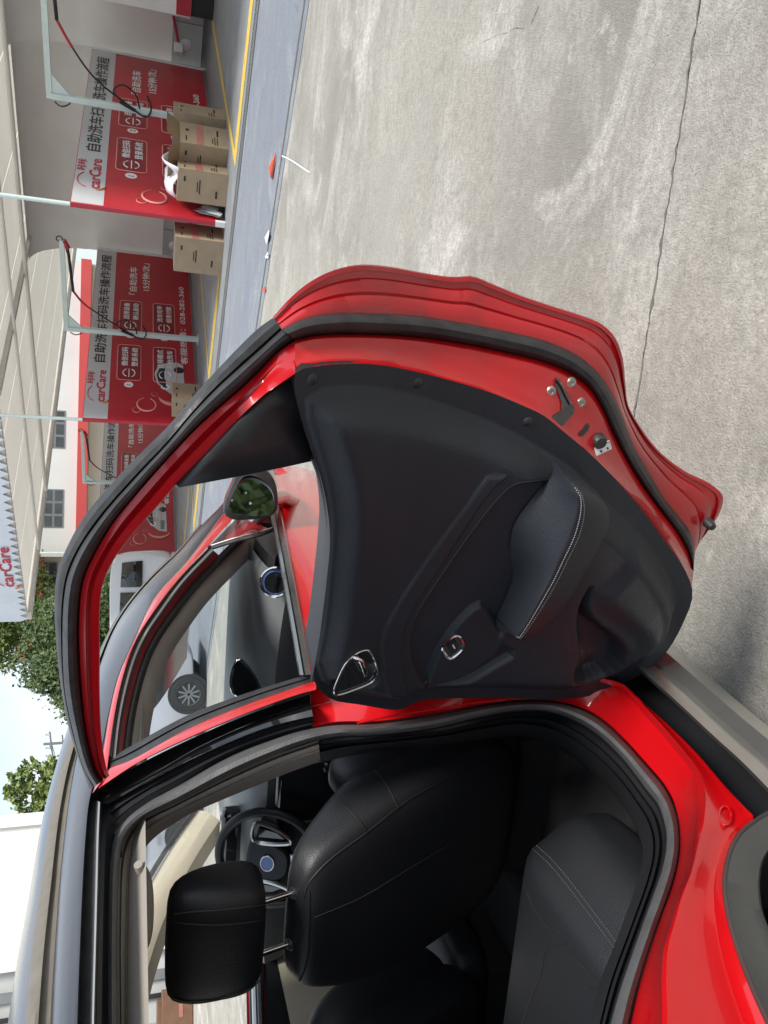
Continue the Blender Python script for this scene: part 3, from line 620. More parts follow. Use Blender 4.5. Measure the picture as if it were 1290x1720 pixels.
mk('mirror_glass', gm, [tuple(range(60))], 'mirror', mh, smooth=False)
sa = side(497, 838, 0)
MB().tube([cm+Vector((-.02, .06, -.045)), cm.lerp(sa, .5)+Vector((0, .03, -.02)), sa+Vector((-.03, .02, 0))], [.035, .030, .038], 12).build('mirror_arm', 'red', mh)
# ---------------- bodywork forward of the door, far side, rear (seen in part from a step aside)
def belt(y): return 1.075-.115*(y-.8) if y > .8 else 1.075
rows = []
for x, z in ((.80, .34), (.82, .5), (.83, .68), (.82, .80), (.78, .86), (.55, .90), (.2, .92), (-.2, .92), (-.55, .90), (-.78, .86), (-.82, .80), (-.83, .68), (-.82, .5), (-.80, .34)):
    rows.append([Vector((x*1.02*(1-.12*max(0, (yy-2.2))**2), yy, z-(.02+.16*max(0, (yy-2.3)/.9)**2 if z > .7 else 0))) for yy in [2.02+.12*i for i in range(10)]])
loft('front_body', rows, 'red', car)
mk('front_bumper', [(-.72, 3.1, .3), (.72, 3.1, .3), (.72, 3.1, .66), (-.72, 3.1, .66)], [(0, 1, 2, 3)], 'red', car, solid=.05, bev=.02)
def wheel(name, x, y, sgn):
    o = MB().lathe((x-sgn*.11, y, .33), (sgn, 0, 0), [(.205, .0), (.27, -.005), (.315, .012), (.33, .04), (.332, .11), (.33, .18), (.315, .208), (.27, .222), (.205, .215)], 56).build(name, 'tyre', car)
    mb = MB().lathe((x+sgn*.07, y, .33), (sgn, 0, 0), [(.215, .03), (.205, .035), (.19, .0), (.19, -.12)], 48)
    for k in range(5):
        a = 2*pi*k/5+.3; d = Vector((0, cos(a), sin(a))); c = Vector((x+sgn*.075, y, .33))
        mb.bar(c+d*.03, c+d*.205, .05, .028, Vector((1, 0, 0)))
    mb.disc((x+sgn*.07, y, .33), (sgn, 0, 0), .06, .02, 20)
    mb.build('rim', 'alloy', o); return o
wheel('rear_wheel', .80, -.27, 1); wheel('front_wheel', .76, 2.50, 1); wheel('rear_wheel', -.80, -.27, -1); wheel('front_wheel', -.76, 2.50, -1)
side_strip('rear_quarter', -.98, -.70, .36, 1.05, 'red', 0, 6)
mk('wheel_well', [(.86, -.75, .30), (.86, .22, .30), (.86, .15, .62), (.86, -.05, .78), (.86, -.45, .78), (.86, -.68, .62), (.55, -.75, .30), (.55, .22, .30), (.55, .15, .62), (.55, -.05, .78), (.55, -.45, .78), (.55, -.68, .62)],
   [(1, 7, 8, 2), (2, 8, 9, 3), (3, 9, 10, 4), (4, 10, 11, 5), (5, 11, 6, 0), (6, 7, 8, 9, 10, 11)], 'plastic', car)
side_strip('far_side_body', -.98, 2.1, .3, 1, 'red', 0, 40, 8, x_sign=-1, zt=lambda y: (.30, belt(y)))
side_strip('far_pillar', .80, .93, 1.0, 1.47, 'gloss', 0, 3, 8, x_sign=-1)
side_strip('far_rear_pillar', -.98, -.45, 1.05, 1.47, 'gloss', 0, 4, 8, x_sign=-1)
side_strip('near_rear_pillar', -.98, -.62, 1.05, 1.47, 'gloss', 0, 4, 8)
loft('far_roof', [[Vector((-.02-.03*0, y, 1.585-.03*((y-.3)/1.3)**2)) for y in [-1+.1*i for i in range(27)]], [Vector((-.45, y, 1.56-.03*((y-.3)/1.3)**2)) for y in [-1+.1*i for i in range(27)]], [Vector((-.62, y, 1.47-.04*((y-.3)/1.3)**2)) for y in [-1+.1*i for i in range(27)]]], 'roofpaint', car)
mk('tailgate', [(-.8, -.98, .4), (.8, -.98, .4), (.8, -.98, 1.02), (-.8, -.98, 1.02), (-.6, -.9, 1.5), (.6, -.9, 1.5)], [(0, 1, 2, 3), (3, 2, 5, 4)], 'red', car, solid=.04)
# windscreen
mk('windscreen', [(-.70, 2.78, .98), (.70, 2.62, .98), (.52, 1.55, 1.47), (-.52, 1.6, 1.47)], [(0, 1, 2, 3)], 'glass', car)
# ---------------- cabin
loft('headliner', [[Vector((x, y, 1.455-.09*abs(x/.62)**4)) for y in [-.95+.1*i for i in range(26)]] for x in [-.62+.124*i for i in range(11)]], 'headliner', car)
mk('cabin_floor', [(-.78, -.9, .28), (.80, -.9, .28), (.80, 2.4, .28), (-.78, 2.4, .28)], [(0, 1, 2, 3)], 'carpet', car, solid=.04)
MB().box((-.13, .35, .28), (.13, 2.0, .36)).build('floor_tunnel', 'carpet', car, bev=.05)
mk('firewall', [(-.8, 2.42, .28), (.78, 2.42, .28), (.78, 2.5, .95), (-.8, 2.6, .95)], [(0, 1, 2, 3)], 'carpet', car)
mk('inner_sill', [(.74, -.3, .28), (.74, 2.2, .28), (.76, 2.2, .46), (.76, -.3, .46)], [(0, 1, 2, 3)], 'carpet', car)
mk('front_door_card', [(.72, .92, .35), (.70, 2.05, .35), (.76, 2.05, .88), (.80, .92, 1.0)], [(0, 1, 2, 3)], 'plastic', car, solid=.03)
# far door cards with pale insert, window sill lines
side_strip('far_door_card', -.5, 2.15, .3, .9, 'plastic', -.10, 30, 6, x_sign=-1, zt=lambda y: (.30, belt(y)-.06))
side_strip('far_door_insert', .95, 1.95, .55, .84, 'beige', -.112, 20, 4, x_sign=-1)
for n_, o_, z_, m_ in (('far_sill_rubber', -.09, -.045, 'rubber'), ('far_sill_chrome', -.06, -.028, 'silver'), ('far_sill_seal', -.03, -.02, 'rubber')):
    MB().tube([(-(side_x(y, belt(y))+o_), y, belt(y)+z_) for y in [-.4+.1*i for i in range(26)]], .013, 8).build(n_, m_, car)
# beige far A pillar, black window rubber, roof side trim
ap = [Vector(p) for p in ((-.70, 2.70, 1.02), (-.665, 2.40, 1.155), (-.63, 2.05, 1.285), (-.60, 1.75, 1.36), (-.575, 1.5, 1.40))]
rows = [[p+Vector((.02, .02, .055)) for p in ap], [p+Vector((.03, -.01, .02)) for p in ap], [p+Vector((.01, -.06, -.035)) for p in ap], [p+Vector((-.06, -.07, -.05)) for p in ap]]
loft('far_pillar_trim', [catmull(r, 24) for r in rows], 'beige', car)
MB().tube(catmull([p+Vector((.025, .03, .065)) for p in ap], 24), .011, 8).build('far_screen_rubber', 'rubber', car)
rs = [Vector((-.60, y, 1.40)) for y in [-.9+.1*i for i in range(25)]]
loft('far_roof_trim', [[p+Vector((.10, 0, .04)) for p in rs], [p+Vector((.03, 0, 0)) for p in rs], [p+Vector((-.005, 0, -.055)) for p in rs], [p+Vector((-.05, 0, -.06)) for p in rs]], 'headliner', car)
loft('far_center_pillar_trim', [[Vector((-(side_x(.86, z)-.05), yy, z)) for z in [.95+.05*i for i in range(9)]] for yy in (.78, .82, .92, .96)], 'headliner', car)
# dashboard
sec = [(2.72, .985), (2.5, 1.0), (2.25, 1.005), (2.05, .995), (1.92, .975), (1.85, .94), (1.84, .90), (1.87, .86), (1.89, .78), (1.87, .72), (1.93, .62), (2.1, .50)]
xs = [-.76+.0633*i for i in range(25)]
def dz(x, i): return (.035*math.exp(-((x+.36)/.17)**2) if i in (2, 3, 4, 5) else 0)-.03*(abs(x)/.76)**4
db = loft('dashboard', [[Vector((x, y+.05*(x/.76)**2*(1 if y > 2.4 else -.2), z+dz(x, i))) for i, (y, z) in enumerate(catmull([Vector(q) for q in sec], 30))] for x in xs], 'dash', car)
def ring(name, c, ax, R, r, mt, parent, n=40):
    c = Vector(c); ax = Vector(ax).normalized(); a = ax.orthogonal().normalized(); b = ax.cross(a)
    return MB().tube([c+R*(cos(2*pi*j/n)*a+sin(2*pi*j/n)*b) for j in range(n)], r, 8, closed=True).build(name, mt, parent)
def vent(P, ax, R):
    P = Vector(P); ring('vent_ring', P, ax, R, .007, 'chrome', db); ring('vent_inner_ring', P+Vector(ax)*.004, ax, R*.80, .0016, 'blue', db)
    MB().disc(P, ax, R*.8, .006, 28).build('vent_core', 'gloss', db)
    a = Vector((1, 0, 0)); MB().bar(P+a*R*.55+Vector(ax)*.012, P-a*R*.55+Vector(ax)*.012, .006).build('vent_blade', 'chrome', db)
vent(ony(463, 978, 1.80), (.1, -1, .25), .046); vent((-.64, 1.90, .90), (0, -1, .2), .048)
pz = [ony(x, y, 1.80) for x, y in ((394,1118),(402,1108),(430,1140),(436,1168),(396,1168),(388,1150))]
MB().prism(pz, (0, .02, 0)).build('center_vent', 'gloss', db); MB().tube(catmull(pz, 40, True), .005, 6, closed=True).build('center_vent_bezel', 'chrome', db)
MB().box((-.16, 1.80, .60), (.16, 1.90, .90)).build('center_stack', 'gloss', db, bev=.015)
MB().box((-.12, 1.55, .36), (.12, 2.0, .58)).build('console', 'plastic', db, bev=.03)
MB().tube([(0, 1.72, .58), (.0, 1.70, .66)], [.016, .012], 10).build('gear_stalk', 'chrome', db)
MB().lathe((0, 1.70, .655), (0, 0, 1), [(.0, .055), (.018, .052), (.026, .035), (.022, .01), (.012, 0)], 18).build('gear_knob', 'chrome', db)
# rear-view display behind the wheel, dark binnacle
MB().box((-.50, 1.98, .98), (-.22, 2.06, 1.06)).build('binnacle', 'gloss', db, bev=.02)
# steering wheel
swc = dep(452, 1442, 2.78); ax = Vector((0, -cos(radians(24)), sin(radians(24)))); sx = Vector((1, 0, 0)); sz = ax.cross(sx)*-1
if sz.z < 0: sz = -sz
sw = MB().tube([swc+.185*(cos(2*pi*j/56)*sx+sin(2*pi*j/56)*sz) for j in range(56)], .0165, 12, closed=True).build('steering_wheel', 'leather', car)
hub = [swc+ax*.025+sx*u*.085+sz*v*.075 for u, v in ((-1, .75), (-.6, 1), (.6, 1), (1, .75), (.85, -.5), (.5, -1), (-.5, -1), (-.85, -.5))]
MB().prism(catmull(hub, 32, True), -ax*.05).build('horn_pad', 'leatherb', sw, bev=.012)
for sgx in (-1, 1):
    MB().prism([swc+ax*.012+sx*sgx*u+sz*v for u, v in ((.07, .055), (.175, .035), (.178, -.02), (.13, -.035), (.075, -.05))], -ax*.02).build('spoke', 'plastic', sw, bev=.004)
    MB().tube(catmull([swc+ax*.024+sx*sgx*u+sz*v for u, v in ((.082, .055), (.150, .050), (.135, -.03), (.098, -.085))], 24, True), .0075, 6, closed=True).build('spoke_trim', 'satin', sw)
    MB().prism([swc+ax*.018+sx*sgx*u+sz*v for u, v in ((.093, .04), (.128, .038), (.119, -.024), (.10, -.055))], -ax*.004).build('button_pad', 'gloss', sw)
MB().prism([swc+ax*.012+sx*u+sz*v for u, v in ((-.04, -.06), (.04, -.06), (.028, -.178), (-.028, -.178))], -ax*.02).build('spoke', 'satin', sw, bev=.004)
em = [swc+ax*.028+sx*.030*cos(a*pi/12)+sz*.024*sin(a*pi/12) for a in range(24)]
MB().prism(em, -ax*.006).build('emblem', 'blue', sw); MB().tube(em, .0025, 6, closed=True).build('emblem_ring', 'satin', sw)
MB().tube([swc-ax*.02, swc-ax*.22], .05, 14).build('steering_column', 'plastic', sw)
# ---------------- seats
def sup(c, w_, d_, lat, dpt, n=36, e=3.8, scoop=0):
    o = []
    for j in range(n):
        a = 2*pi*j/n; ca, sa_ = cos(a), sin(a)
        x = w_*math.copysign(abs(ca)**(2/e), ca); y = d_*math.copysign(abs(sa_)**(2/e), sa_)
        if y > 0: y -= scoop*(1-(x/w_)**2)**2
        o.append(c+lat*x+dpt*y)
    return o
def capped(name, rings, mt, parent, sub=1, **k):
    n = len(rings[0]); v = [p for r in rings for p in r]; f = [tuple(range(n))[::-1], tuple((len(rings)-1)*n+j for j in range(n))]
    for i in range(len(rings)-1):
        for j in range(n): f.append((i*n+j, i*n+(j+1) % n, (i+1)*n+(j+1) % n, (i+1)*n+j))
    return fix_normals(mk(name, v, f, mt, parent, sub=sub, sharp=180, **k))
X_, Y_, Z_ = Vector((1, 0, 0)), Vector((0, 1, 0)), Vector((0, 0, 1))
def front_seat(cx, name):
    B = Vector((cx, 1.06, .46)); T = Vector((cx, .755, 1.065)); axs = (T-B).normalized(); dpt = axs.cross(X_)*-1
    if dpt.y < 0: dpt = -dpt
    rg = []
    for t, w_, d_, sc in ((0, .20, .07, .02), (.06, .235, .085, .03), (.25, .258, .10, .045), (.45, .262, .105, .055), (.62, .255, .098, .05), (.76, .232, .085, .035), (.86, .20, .07, .015), (.94, .172, .056, .0), (.985, .145, .042, 0), (1.005, .10, .022, 0)):
        rg.append(sup(B.lerp(T, t)+dpt*.02*sin(t*pi), w_, d_, X_, dpt, scoop=sc))
    s = capped(name, rg, 'leather', car)
    for sg_ in (1, -1):
        bb = []
        for t, w_, d_ in ((.08, .03, .04), (.12, .05, .075), (.3, .062, .095), (.5, .064, .10), (.62, .058, .088), (.70, .044, .062), (.735, .024, .03)):
            bb.append(sup(B.lerp(T, t)+X_*sg_*.205+dpt*(.085+.01*sin(pi*t)), w_, d_, X_, dpt, n=20, e=2.6))
        capped('side_bolster', bb, 'leather', s)
    # cushion
    cr_ = []
    for y, w_, h_ in ((1.05, .21, .05), (1.08, .24, .075), (1.25, .26, .085), (1.45, .265, .085), (1.58, .25, .07), (1.62, .22, .045)):
        cr_.append(sup(Vector((cx, y, .45+(y-1.05)*.08)), w_, h_, X_, Z_, scoop=.02))
    capped('seat_cushion', cr_, 'leather', s)
    MB().box((cx-.2, 1.05, .30), (cx+.2, 1.55, .40)).build('seat_base', 'carpet', s)
    # headrest
    hc = dep(361, 1566, 1.56) if cx > 0 else Vector((cx, .80, 1.235))
    hr = []
    for z, w_, d_, dy in ((-.098, .088, .040, .030), (-.090, .112, .066, .030), (-.06, .126, .078, .028), (0, .132, .074, .022), (.05, .132, .062, .016), (.084, .122, .046, .012), (.098, .098, .026, .010)):
        hr.append(sup(hc+Z_*z+Y_*(dy-.02), w_, d_, X_, Y_, e=3.6))
    capped('headrest', hr, 'leather', s)
    for idx in (31, 23):
        MB().tube(catmull([r[idx] for r in hr[1:-1]], 30), .0016, 6).build('headrest_seam', 'rubber', s)
    for dx in (-.062, .062):
        a = hc+Vector((dx, -.01, -.085)); b = a+Vector((0, .03, -.125))
        MB().tube([a, b], .0062, 12).build('headrest_post', 'chrome', s)
        MB().lathe(a.lerp(b, .62), (b-a)*-1, [(.0062, .010), (.012, .009), (.015, .002), (.016, -.02)], 16).build('post_collar', 'plastic', s)
    return s
fs = front_seat(.355, 'front_seat'); front_seat(-.37, 'front_seat')
# rear seat
cr_ = []
for x, h_, d_ in ((-.64, .06, .20), (-.62, .10, .25), (-.3, .115, .26), (0, .112, .262), (.2, .115, .262), (.38, .118, .262), (.50, .12, .262), (.535, .118, .258), (.56, .112, .245), (.60, .095, .23), (.64, .06, .20), (.655, .03, .16)):
    cr_.append(sup(Vector((x, .40, .505-.02*(x > .55))), d_+.02, h_, Y_, Z_, e=4.2))
rs_ = capped('rear_seat', cr_, 'leather', car)
from mathutils.bvhtree import BVHTree
bpy.context.view_layer.update(); DG = bpy.context.evaluated_depsgraph_get()
def draper(obj):
    bv = BVHTree.FromObject(obj, DG)
    def f(x, y, up=.001):
        d = ray(x, y).normalized(); h = bv.ray_cast(CAM, d)
        return None if h[0] is None else h[0]-d*up
    return f
def seam(obj, fn, zpts, name='seam', r=.0022, mt='ink', n=50, up=0.0):
    q = [fn(p.x, p.y, up) for p in catmull(zpts, n)]; q = [p for p in q if p is not None]
    keep = [q[0]] if q else []
    for p in q[1:]:
        if (p-keep[-1]).length < .08: keep.append(p)
    if len(keep) > 3: MB().tube(keep, r, 6).build(name, mt, obj)
    return keep
fz = lambda l: [(440+a/1.817, 1200+b/1.817) for a, b in l]
fsd = draper(fs)
for l in ([(128, 560), (140, 520), (200, 450), (320, 360), (450, 260), (600, 180), (720, 130)], [(250, 275), (290, 315), (320, 357)], [(340, 165), (375, 205), (415, 283)], [(145, 535), (146, 620), (140, 740), (122, 800), (105, 822)], [(160, 620), (300, 560), (450, 470), (600, 380)]):
    seam(fs, fsd, fz(l), 'seat_seam', .0020)
hro = [o for o in fs.children if o.name.startswith('headrest') and 'post' not in o.name and 'seam' not in o.name][0]
seam(fs, draper(hro), [(276, 1545), (290, 1549), (358, 1554), (420, 1549), (450, 1543)], 'headrest_seam', .0017)
rsd = draper(rs_)
for dv in (0, 7):
    q = seam(rs_, rsd, [(895+dv*.5, 1426-dv), (924+dv*.5, 1453-dv), (990+dv*.5, 1536-dv), (1056+dv*.5, 1626-dv), (1100+dv*.5, 1690-dv)], 'cushion_edge', .0010, 'rubber', 140, .001) if dv == 0 else [p for p in (rsd(v_.x, v_.y, .0015) for v_ in catmull([(901, 1420), (930, 1447), (996, 1530), (1062, 1620), (1106, 1684)], 140)) if p is not None]
    mb = MB()
    for i_ in range(0, len(q)-1, 2): mb.tube([q[i_]-ray(950, 1500).normalized()*.001, q[i_].lerp(q[i_+1], .8)-ray(950, 1500).normalized()*.001], .0009, 5)
    tag(mb.build('cushion_stitching', 'threadd', rs_), kind='stuff')
for l in ([(880, 1486), (897, 1525), (941, 1580), (996, 1640), (1040, 1690)], [(955, 1583), (919, 1592), (908, 1635), (883, 1701), (872, 1740)], [(990, 1660), (1005, 1658), (1030, 1700)]):
    seam(rs_, rsd, l, 'cushion_seam', .0026)
br = []
for t, w_, d_ in ((0, .60, .07), (.1, .63, .095), (.5, .64, .10), (.85, .60, .08), (1, .55, .04)):
    br.append(sup(Vector((0, .10-.22*t, .50+.62*t)), w_, d_, X_, Vector((0, .94, .33)), e=4))
capped('rear_backrest', br, 'leather', rs_)

# ================================================================== THE PLACE
E1 = Vector((.556, .831, 0)).normalized(); E2 = Vector((E1.y, -E1.x, 0))
def W(a, b, z=0): return E1*a + E2*b + Vector((0, 0, z))
BR = math.atan2(E1.y, E1.x)
def obox(mb, a0, a1, b0, b1, z0, z1):
    v = [W(a, b, z) for z in (z0, z1) for a, b in ((a0, b0), (a1, b0), (a1, b1), (a0, b1))]
    return mb.add(v, [(0,3,2,1),(4,5,6,7),(0,1,5,4),(1,2,6,5),(2,3,7,6),(3,0,4,7)])
def concrete(name, base, light, dark, blue=0, scuff=1.0):
    m = bpy.data.materials.new(name); m.use_nodes = True; t = m.node_tree; b = t.nodes['Principled BSDF']; A = t.nodes.new; Lk = t.links.new
    co = A('ShaderNodeTexCoord'); b.inputs['Roughness'].default_value = .82; b.inputs['Specular IOR Level'].default_value = .3
    def noise(sc, det, rough, vec=None, dist=0):
        n = A('ShaderNodeTexNoise'); n.inputs['Scale'].default_value = sc; n.inputs['Detail'].default_value = det; n.inputs['Roughness'].default_value = rough; n.inputs['Distortion'].default_value = dist
        Lk(vec or co.outputs['Object'], n.inputs['Vector']); return n.outputs['Fac']
    def ramp(src, p0, p1, c0=(0, 0, 0), c1=(1, 1, 1)):
        r = A('ShaderNodeValToRGB'); r.color_ramp.elements[0].position = p0; r.color_ramp.elements[1].position = p1
        r.color_ramp.elements[0].color = tuple(c0)+(1,); r.color_ramp.elements[1].color = tuple(c1)+(1,); Lk(src, r.inputs[0]); return r.outputs[0]
    def mix(fac, a, c, mode='MIX'):
        x = A('ShaderNodeMix'); x.data_type = 'RGBA'; x.blend_type = mode
        if isinstance(fac, float): x.inputs['Factor'].default_value = fac
        else: Lk(fac, x.inputs['Factor'])
        for s, q in (('A', a), ('B', c)):
            if isinstance(q, tuple): x.inputs[s].default_value = q+(1,)
            else: Lk(q, x.inputs[s])
        return x.outputs['Result']
    mp_ = A('ShaderNodeMapping'); mp_.inputs['Rotation'].default_value = (0, 0, radians(8)); mp_.inputs['Scale'].default_value = (.7, 1.6, 1); Lk(co.outputs['Object'], mp_.inputs[0])
    mk_ = ramp(noise(.9, 6, .6), .46, .62)
    c = mix(ramp(noise(.42, 10, .66), .42, .60), base, dark)
    c = mix(ramp(noise(.27, 5, .55, None, .6), .50, .64), c, tuple(v*f for v, f in zip(base, (.84, .90, .97))))
    c = mix(ramp(noise(.95, 9, .62, None, .9), .54, .66), c, tuple(min(1, v*1.06) for v in light))
    c = mix(ramp(noise(1.3, 10, .7, mp_.outputs[0], .8), .48, .80), c, light)
    c = mix(ramp(noise(5, 9, .72, None, .6), .52, .85), c, tuple(v*.85 for v in dark))
    c = mix(ramp(noise(2.2, 3, .5, None, 2.0), .70, .76), c, tuple(v*.62 for v in dark))
    ch = A('ShaderNodeMath'); ch.operation = 'MULTIPLY'; Lk(ramp(noise(8, 10, .76, None, .5), .56, .74), ch.inputs[0]); Lk(mk_, ch.inputs[1])
    c = mix(ch.outputs[0], c, tuple(min(1, v*1.18) for v in light))
    c = mix(ramp(noise(34, 9, .8), .30, .60), tuple(v*.60 for v in base), c)
    c = mix(ramp(noise(.75, 4, .5, None, 1.5), .60, .72), c, tuple(v*f for v, f in zip(base, (.80, .82, .86))))
    c = mix(ramp(noise(95, 6, .78), .30, .46), tuple(v*.45 for v in base), c)
    Lk(c, b.inputs['Base Color'])
    bp = A('ShaderNodeBump'); bp.inputs['Strength'].default_value = .8; bp.inputs['Distance'].default_value = .022
    ad = A('ShaderNodeMath'); ad.operation = 'ADD'; Lk(noise(22, 10, .72, None, .4), ad.inputs[0]); Lk(noise(140, 4, .7), ad.inputs[1]); Lk(ad.outputs[0], bp.inputs['Height']); Lk(bp.outputs[0], b.inputs['Normal'])
    return m
M['concrete'] = concrete('weathered_concrete', (.47, .445, .39), (.68, .66, .605), (.30, .288, .258))
M['bluecrete'] = concrete('blue_grey_painted_concrete', (.29, .315, .355), (.38, .40, .43), (.24, .265, .31), scuff=1)
M['baypaint'] = mat('grey_bay_floor_paint', (.17, .18, .19), .55, var=.35, vscale=2.2, col2=(.23, .24, .25), bump=.1, bscale=30)
M['yellow'] = mat('yellow_line_paint', (.68, .45, .05), .6, var=.35, vscale=9, col2=(.42, .31, .08), bump=.1)
M['asph'] = mat('dark_joint', (.13, .125, .11), .9, var=.4, vscale=20)
M['printred'] = mat('red_poster_print', (.46, .022, .030), .35, var=.10, vscale=.6, col2=(.36, .012, .022))
M['printred2'] = mat('dark_red_poster_print', (.27, .010, .018), .35, var=.1, vscale=1)
M['printgrey'] = mat('pale_grey_print', (.52, .52, .53), .4, var=.06, vscale=1)
M['printwhite'] = mat('white_print', (.82, .80, .79), .4, var=.05)
M['printpink'] = mat('pink_print', (.75, .30, .26), .4, var=.1)
M['printblack'] = mat('black_print', (.02, .02, .022), .4, var=.1)
M['logored'] = mat('logo_red', (.50, .02, .045), .4, var=.1)
M['logoorange'] = mat('logo_orange', (.55, .18, .04), .4, var=.1)
M['mint'] = mat('pale_green_enamel', (.60, .70, .66), .35, 0, .3, var=.08, vscale=8)
M['wallw'] = mat('white_wall_panel', (.78, .76, .73), .5, var=.08, vscale=1.5, bump=.02)
def membrane(name, col, tr):
    m = mat(name, col, .6, var=.08, vscale=.8); t = m.node_tree; b = t.nodes['Principled BSDF']; o = t.nodes['Material Output']
    tl = t.nodes.new('ShaderNodeBsdfTranslucent'); tl.inputs[0].default_value = tuple(col)+(1,); mi = t.nodes.new('ShaderNodeMixShader'); mi.inputs[0].default_value = tr
    t.links.new(b.outputs[0], mi.inputs[1]); t.links.new(tl.outputs[0], mi.inputs[2]); t.links.new(mi.outputs[0], o.inputs[0]); return m
M['ceil'] = membrane('translucent_canopy_sheet', (.88, .86, .81), .44)
M['ceilrib'] = mat('grey_ceiling_trim', (.66, .63, .58), .6, var=.1, vscale=2)
M['card'] = mat('cardboard', (.32, .24, .155), .85, var=.15, vscale=5, bump=.15, bscale=60)
M['cardd'] = mat('cardboard_inside', (.27, .18, .10), .9, var=.15, vscale=6)
M['tape'] = mat('pink_tape', (.38, .15, .12), .4, var=.15)
M['foam'] = mat('white_foam_sheet', (.78, .79, .82), .6, var=.08, bump=.2, bscale=20)
M['hose'] = mat('black_hose', (.012, .012, .012), .45, var=.2)
M['redplastic'] = mat('red_plastic', (.42, .02, .04), .4, var=.1)
M['banner'] = mat('white_banner_cloth', (.70, .74, .80), .55, var=.06, vscale=2, bump=.05, bscale=6)
M['cream'] = mat('cream_render', (.56, .52, .43), .85, var=.10, vscale=.5, bump=.1, bscale=8)
M['palewall'] = mat('pale_render', (.62, .63, .60), .85, var=.08, vscale=.4, bump=.1, bscale=8)
M['bright'] = mat('white_render', (.74, .74, .69), .85, var=.06, vscale=.3, bump=.1, bscale=6)
M['fascia'] = mat('red_fascia', (.50, .06, .055), .6, var=.12, vscale=.8)
M['steel'] = mat('grey_frame', (.20, .21, .22), .45, .3, var=.15, vscale=5)
M['shut'] = mat('grey_shutter', (.45, .46, .45), .55, var=.15, vscale=2, bump=.1)
M['brick'] = mat('brown_carton', (.16, .085, .05), .85, var=.25, vscale=6, bump=.15)
M['bark'] = mat('bark', (.10, .075, .05), .9, var=.3, vscale=6, bump=.5, bscale=20)
M['leafa'] = mat('leaf_green', (.038, .07, .016), .6, var=.5, vscale=1.3, col2=(.07, .11, .026))
M['leafb'] = mat('leaf_light_green', (.10, .16, .03), .55, var=.5, vscale=1.6, col2=(.17, .22, .05))
M['orange'] = mat('orange_scrap', (.70, .09, .04), .5, var=.15)
M['lamp'] = mat('downlight_lens', (.85, .85, .82), .3, var=.02)

# ---------------- ground
g = mk('ground', [(-300, -300, -.010), (300, -300, -.010), (300, 300, -.010), (-300, 300, -.010)], [(0, 1, 2, 3)], 'concrete', None, smooth=False); tag(g, kind='structure')
def clip(poly, nrm, d):
    o = []
    for i in range(len(poly)):
        a, b = poly[i-1], poly[i]; fa, fb = a.dot(nrm)-d, b.dot(nrm)-d
        if (fa <= 0) != (fb <= 0): o.append(a.lerp(b, fa/(fa-fb)))
        if fb <= 0: o.append(b)
    return o
rnd = random.Random(3)
def edge_pts(a, b, amp):
    k = max(2, int((b-a).length/.05)); t = (b-a).normalized(); nn = Vector((-t.y, t.x)); o = []; ph = [rnd.random()*6 for _ in range(4)]
    for i in range(k):
        f = i/k; L_ = f*(b-a).length
        o.append(a.lerp(b, f)+nn*(amp*(.5*sin(L_*1.7+ph[0])+.35*sin(L_*6.1+ph[1])+.3*sin(L_*17+ph[2])+.5*(rnd.random()-.5)) if 0 < i else 0))
    return o
ys = [-6.6, -2.6, 1.36, 5.30, 9.25, 13.2]; xs_ = [-9, -1.4, 9.5, 16]
e12 = Vector((E1.x, E1.y))
for i in range(len(ys)-1):
    for j in range(len(xs_)-1):
        p = [Vector((xs_[j], ys[i])), Vector((xs_[j+1], ys[i])), Vector((xs_[j+1], ys[i+1])), Vector((xs_[j], ys[i+1]))]
        p = clip(p, e12, 8.27)
        if len(p) < 3: continue
        c = sum(p, Vector((0, 0)))/len(p); q = []
        for k in range(len(p)):
            a, b = p[k], p[(k+1) % len(p)]
            if (b-a).length < .02: continue
            q += edge_pts(a.lerp(c, .0004), b.lerp(c, .0004), .003)
        n = len(q)
        if n < 3: continue
        mk('concrete_slab', [(v.x, v.y, 0) for v in q]+[(v.x, v.y, -.0095) for v in q], [tuple(range(n))]+[(k, n+k, n+(k+1) % n, (k+1) % n) for k in range(n)], 'concrete', g, smooth=False)
# irregular crack and spalls along the nearest joint
mb = MB(); cpts = catmull([(4.6, 1.36, 0), (3.4, 1.358, 0), (2.49, 1.362, 0), (2.15, 1.359, 0), (1.9, 1.361, 0), (1.5, 1.36, 0), (1.0, 1.36, 0), (.2, 1.36, 0)], 160)
v = []; f = []
for i, p in enumerate(cpts):
    wv = .0012+.003*rnd.random()**2+(.006 if rnd.random() < .04 else 0); dy = .012*(rnd.random()-.5)
    v += [(p.x, p.y+dy-wv, .0015), (p.x, p.y+dy+wv, .0015)]
    if i: f.append((2*i-2, 2*i-1, 2*i+1, 2*i))
mk('joint_crack', v, f, 'asph', g, smooth=False)
ck = [gp(x, y) for x, y in ((905,10),(893,38),(880,48),(866,47),(852,55),(838,58),(822,66),(812,70))]
v = []; f = []
for i, p in enumerate(catmull(ck, 60)):
    wv = .002+.006*rnd.random()**2; dy = .012*(rnd.random()-.5); v += [(p.x, p.y+dy-wv, .0015), (p.x, p.y+dy+wv, .0015)]
    if i: f.append((2*i-2, 2*i-1, 2*i+1, 2*i))
mk('surface_crack', v, f, 'asph', g, smooth=False)
def sheet(name, a0, a1, b0, b1, z, mt, parent=None):
    return mk(name, [W(a0, b0, z), W(a1, b0, z), W(a1, b1, z), W(a0, b1, z)], [(0, 3, 2, 1)], mt, parent, smooth=False)
tag(sheet('painted_apron', 8.31, 11.78, -22, 14, -.003, 'bluecrete'), kind='structure')
tag(sheet('painted_edge', 8.50, 8.56, -22, 14, .001, 'asph'), kind='structure')
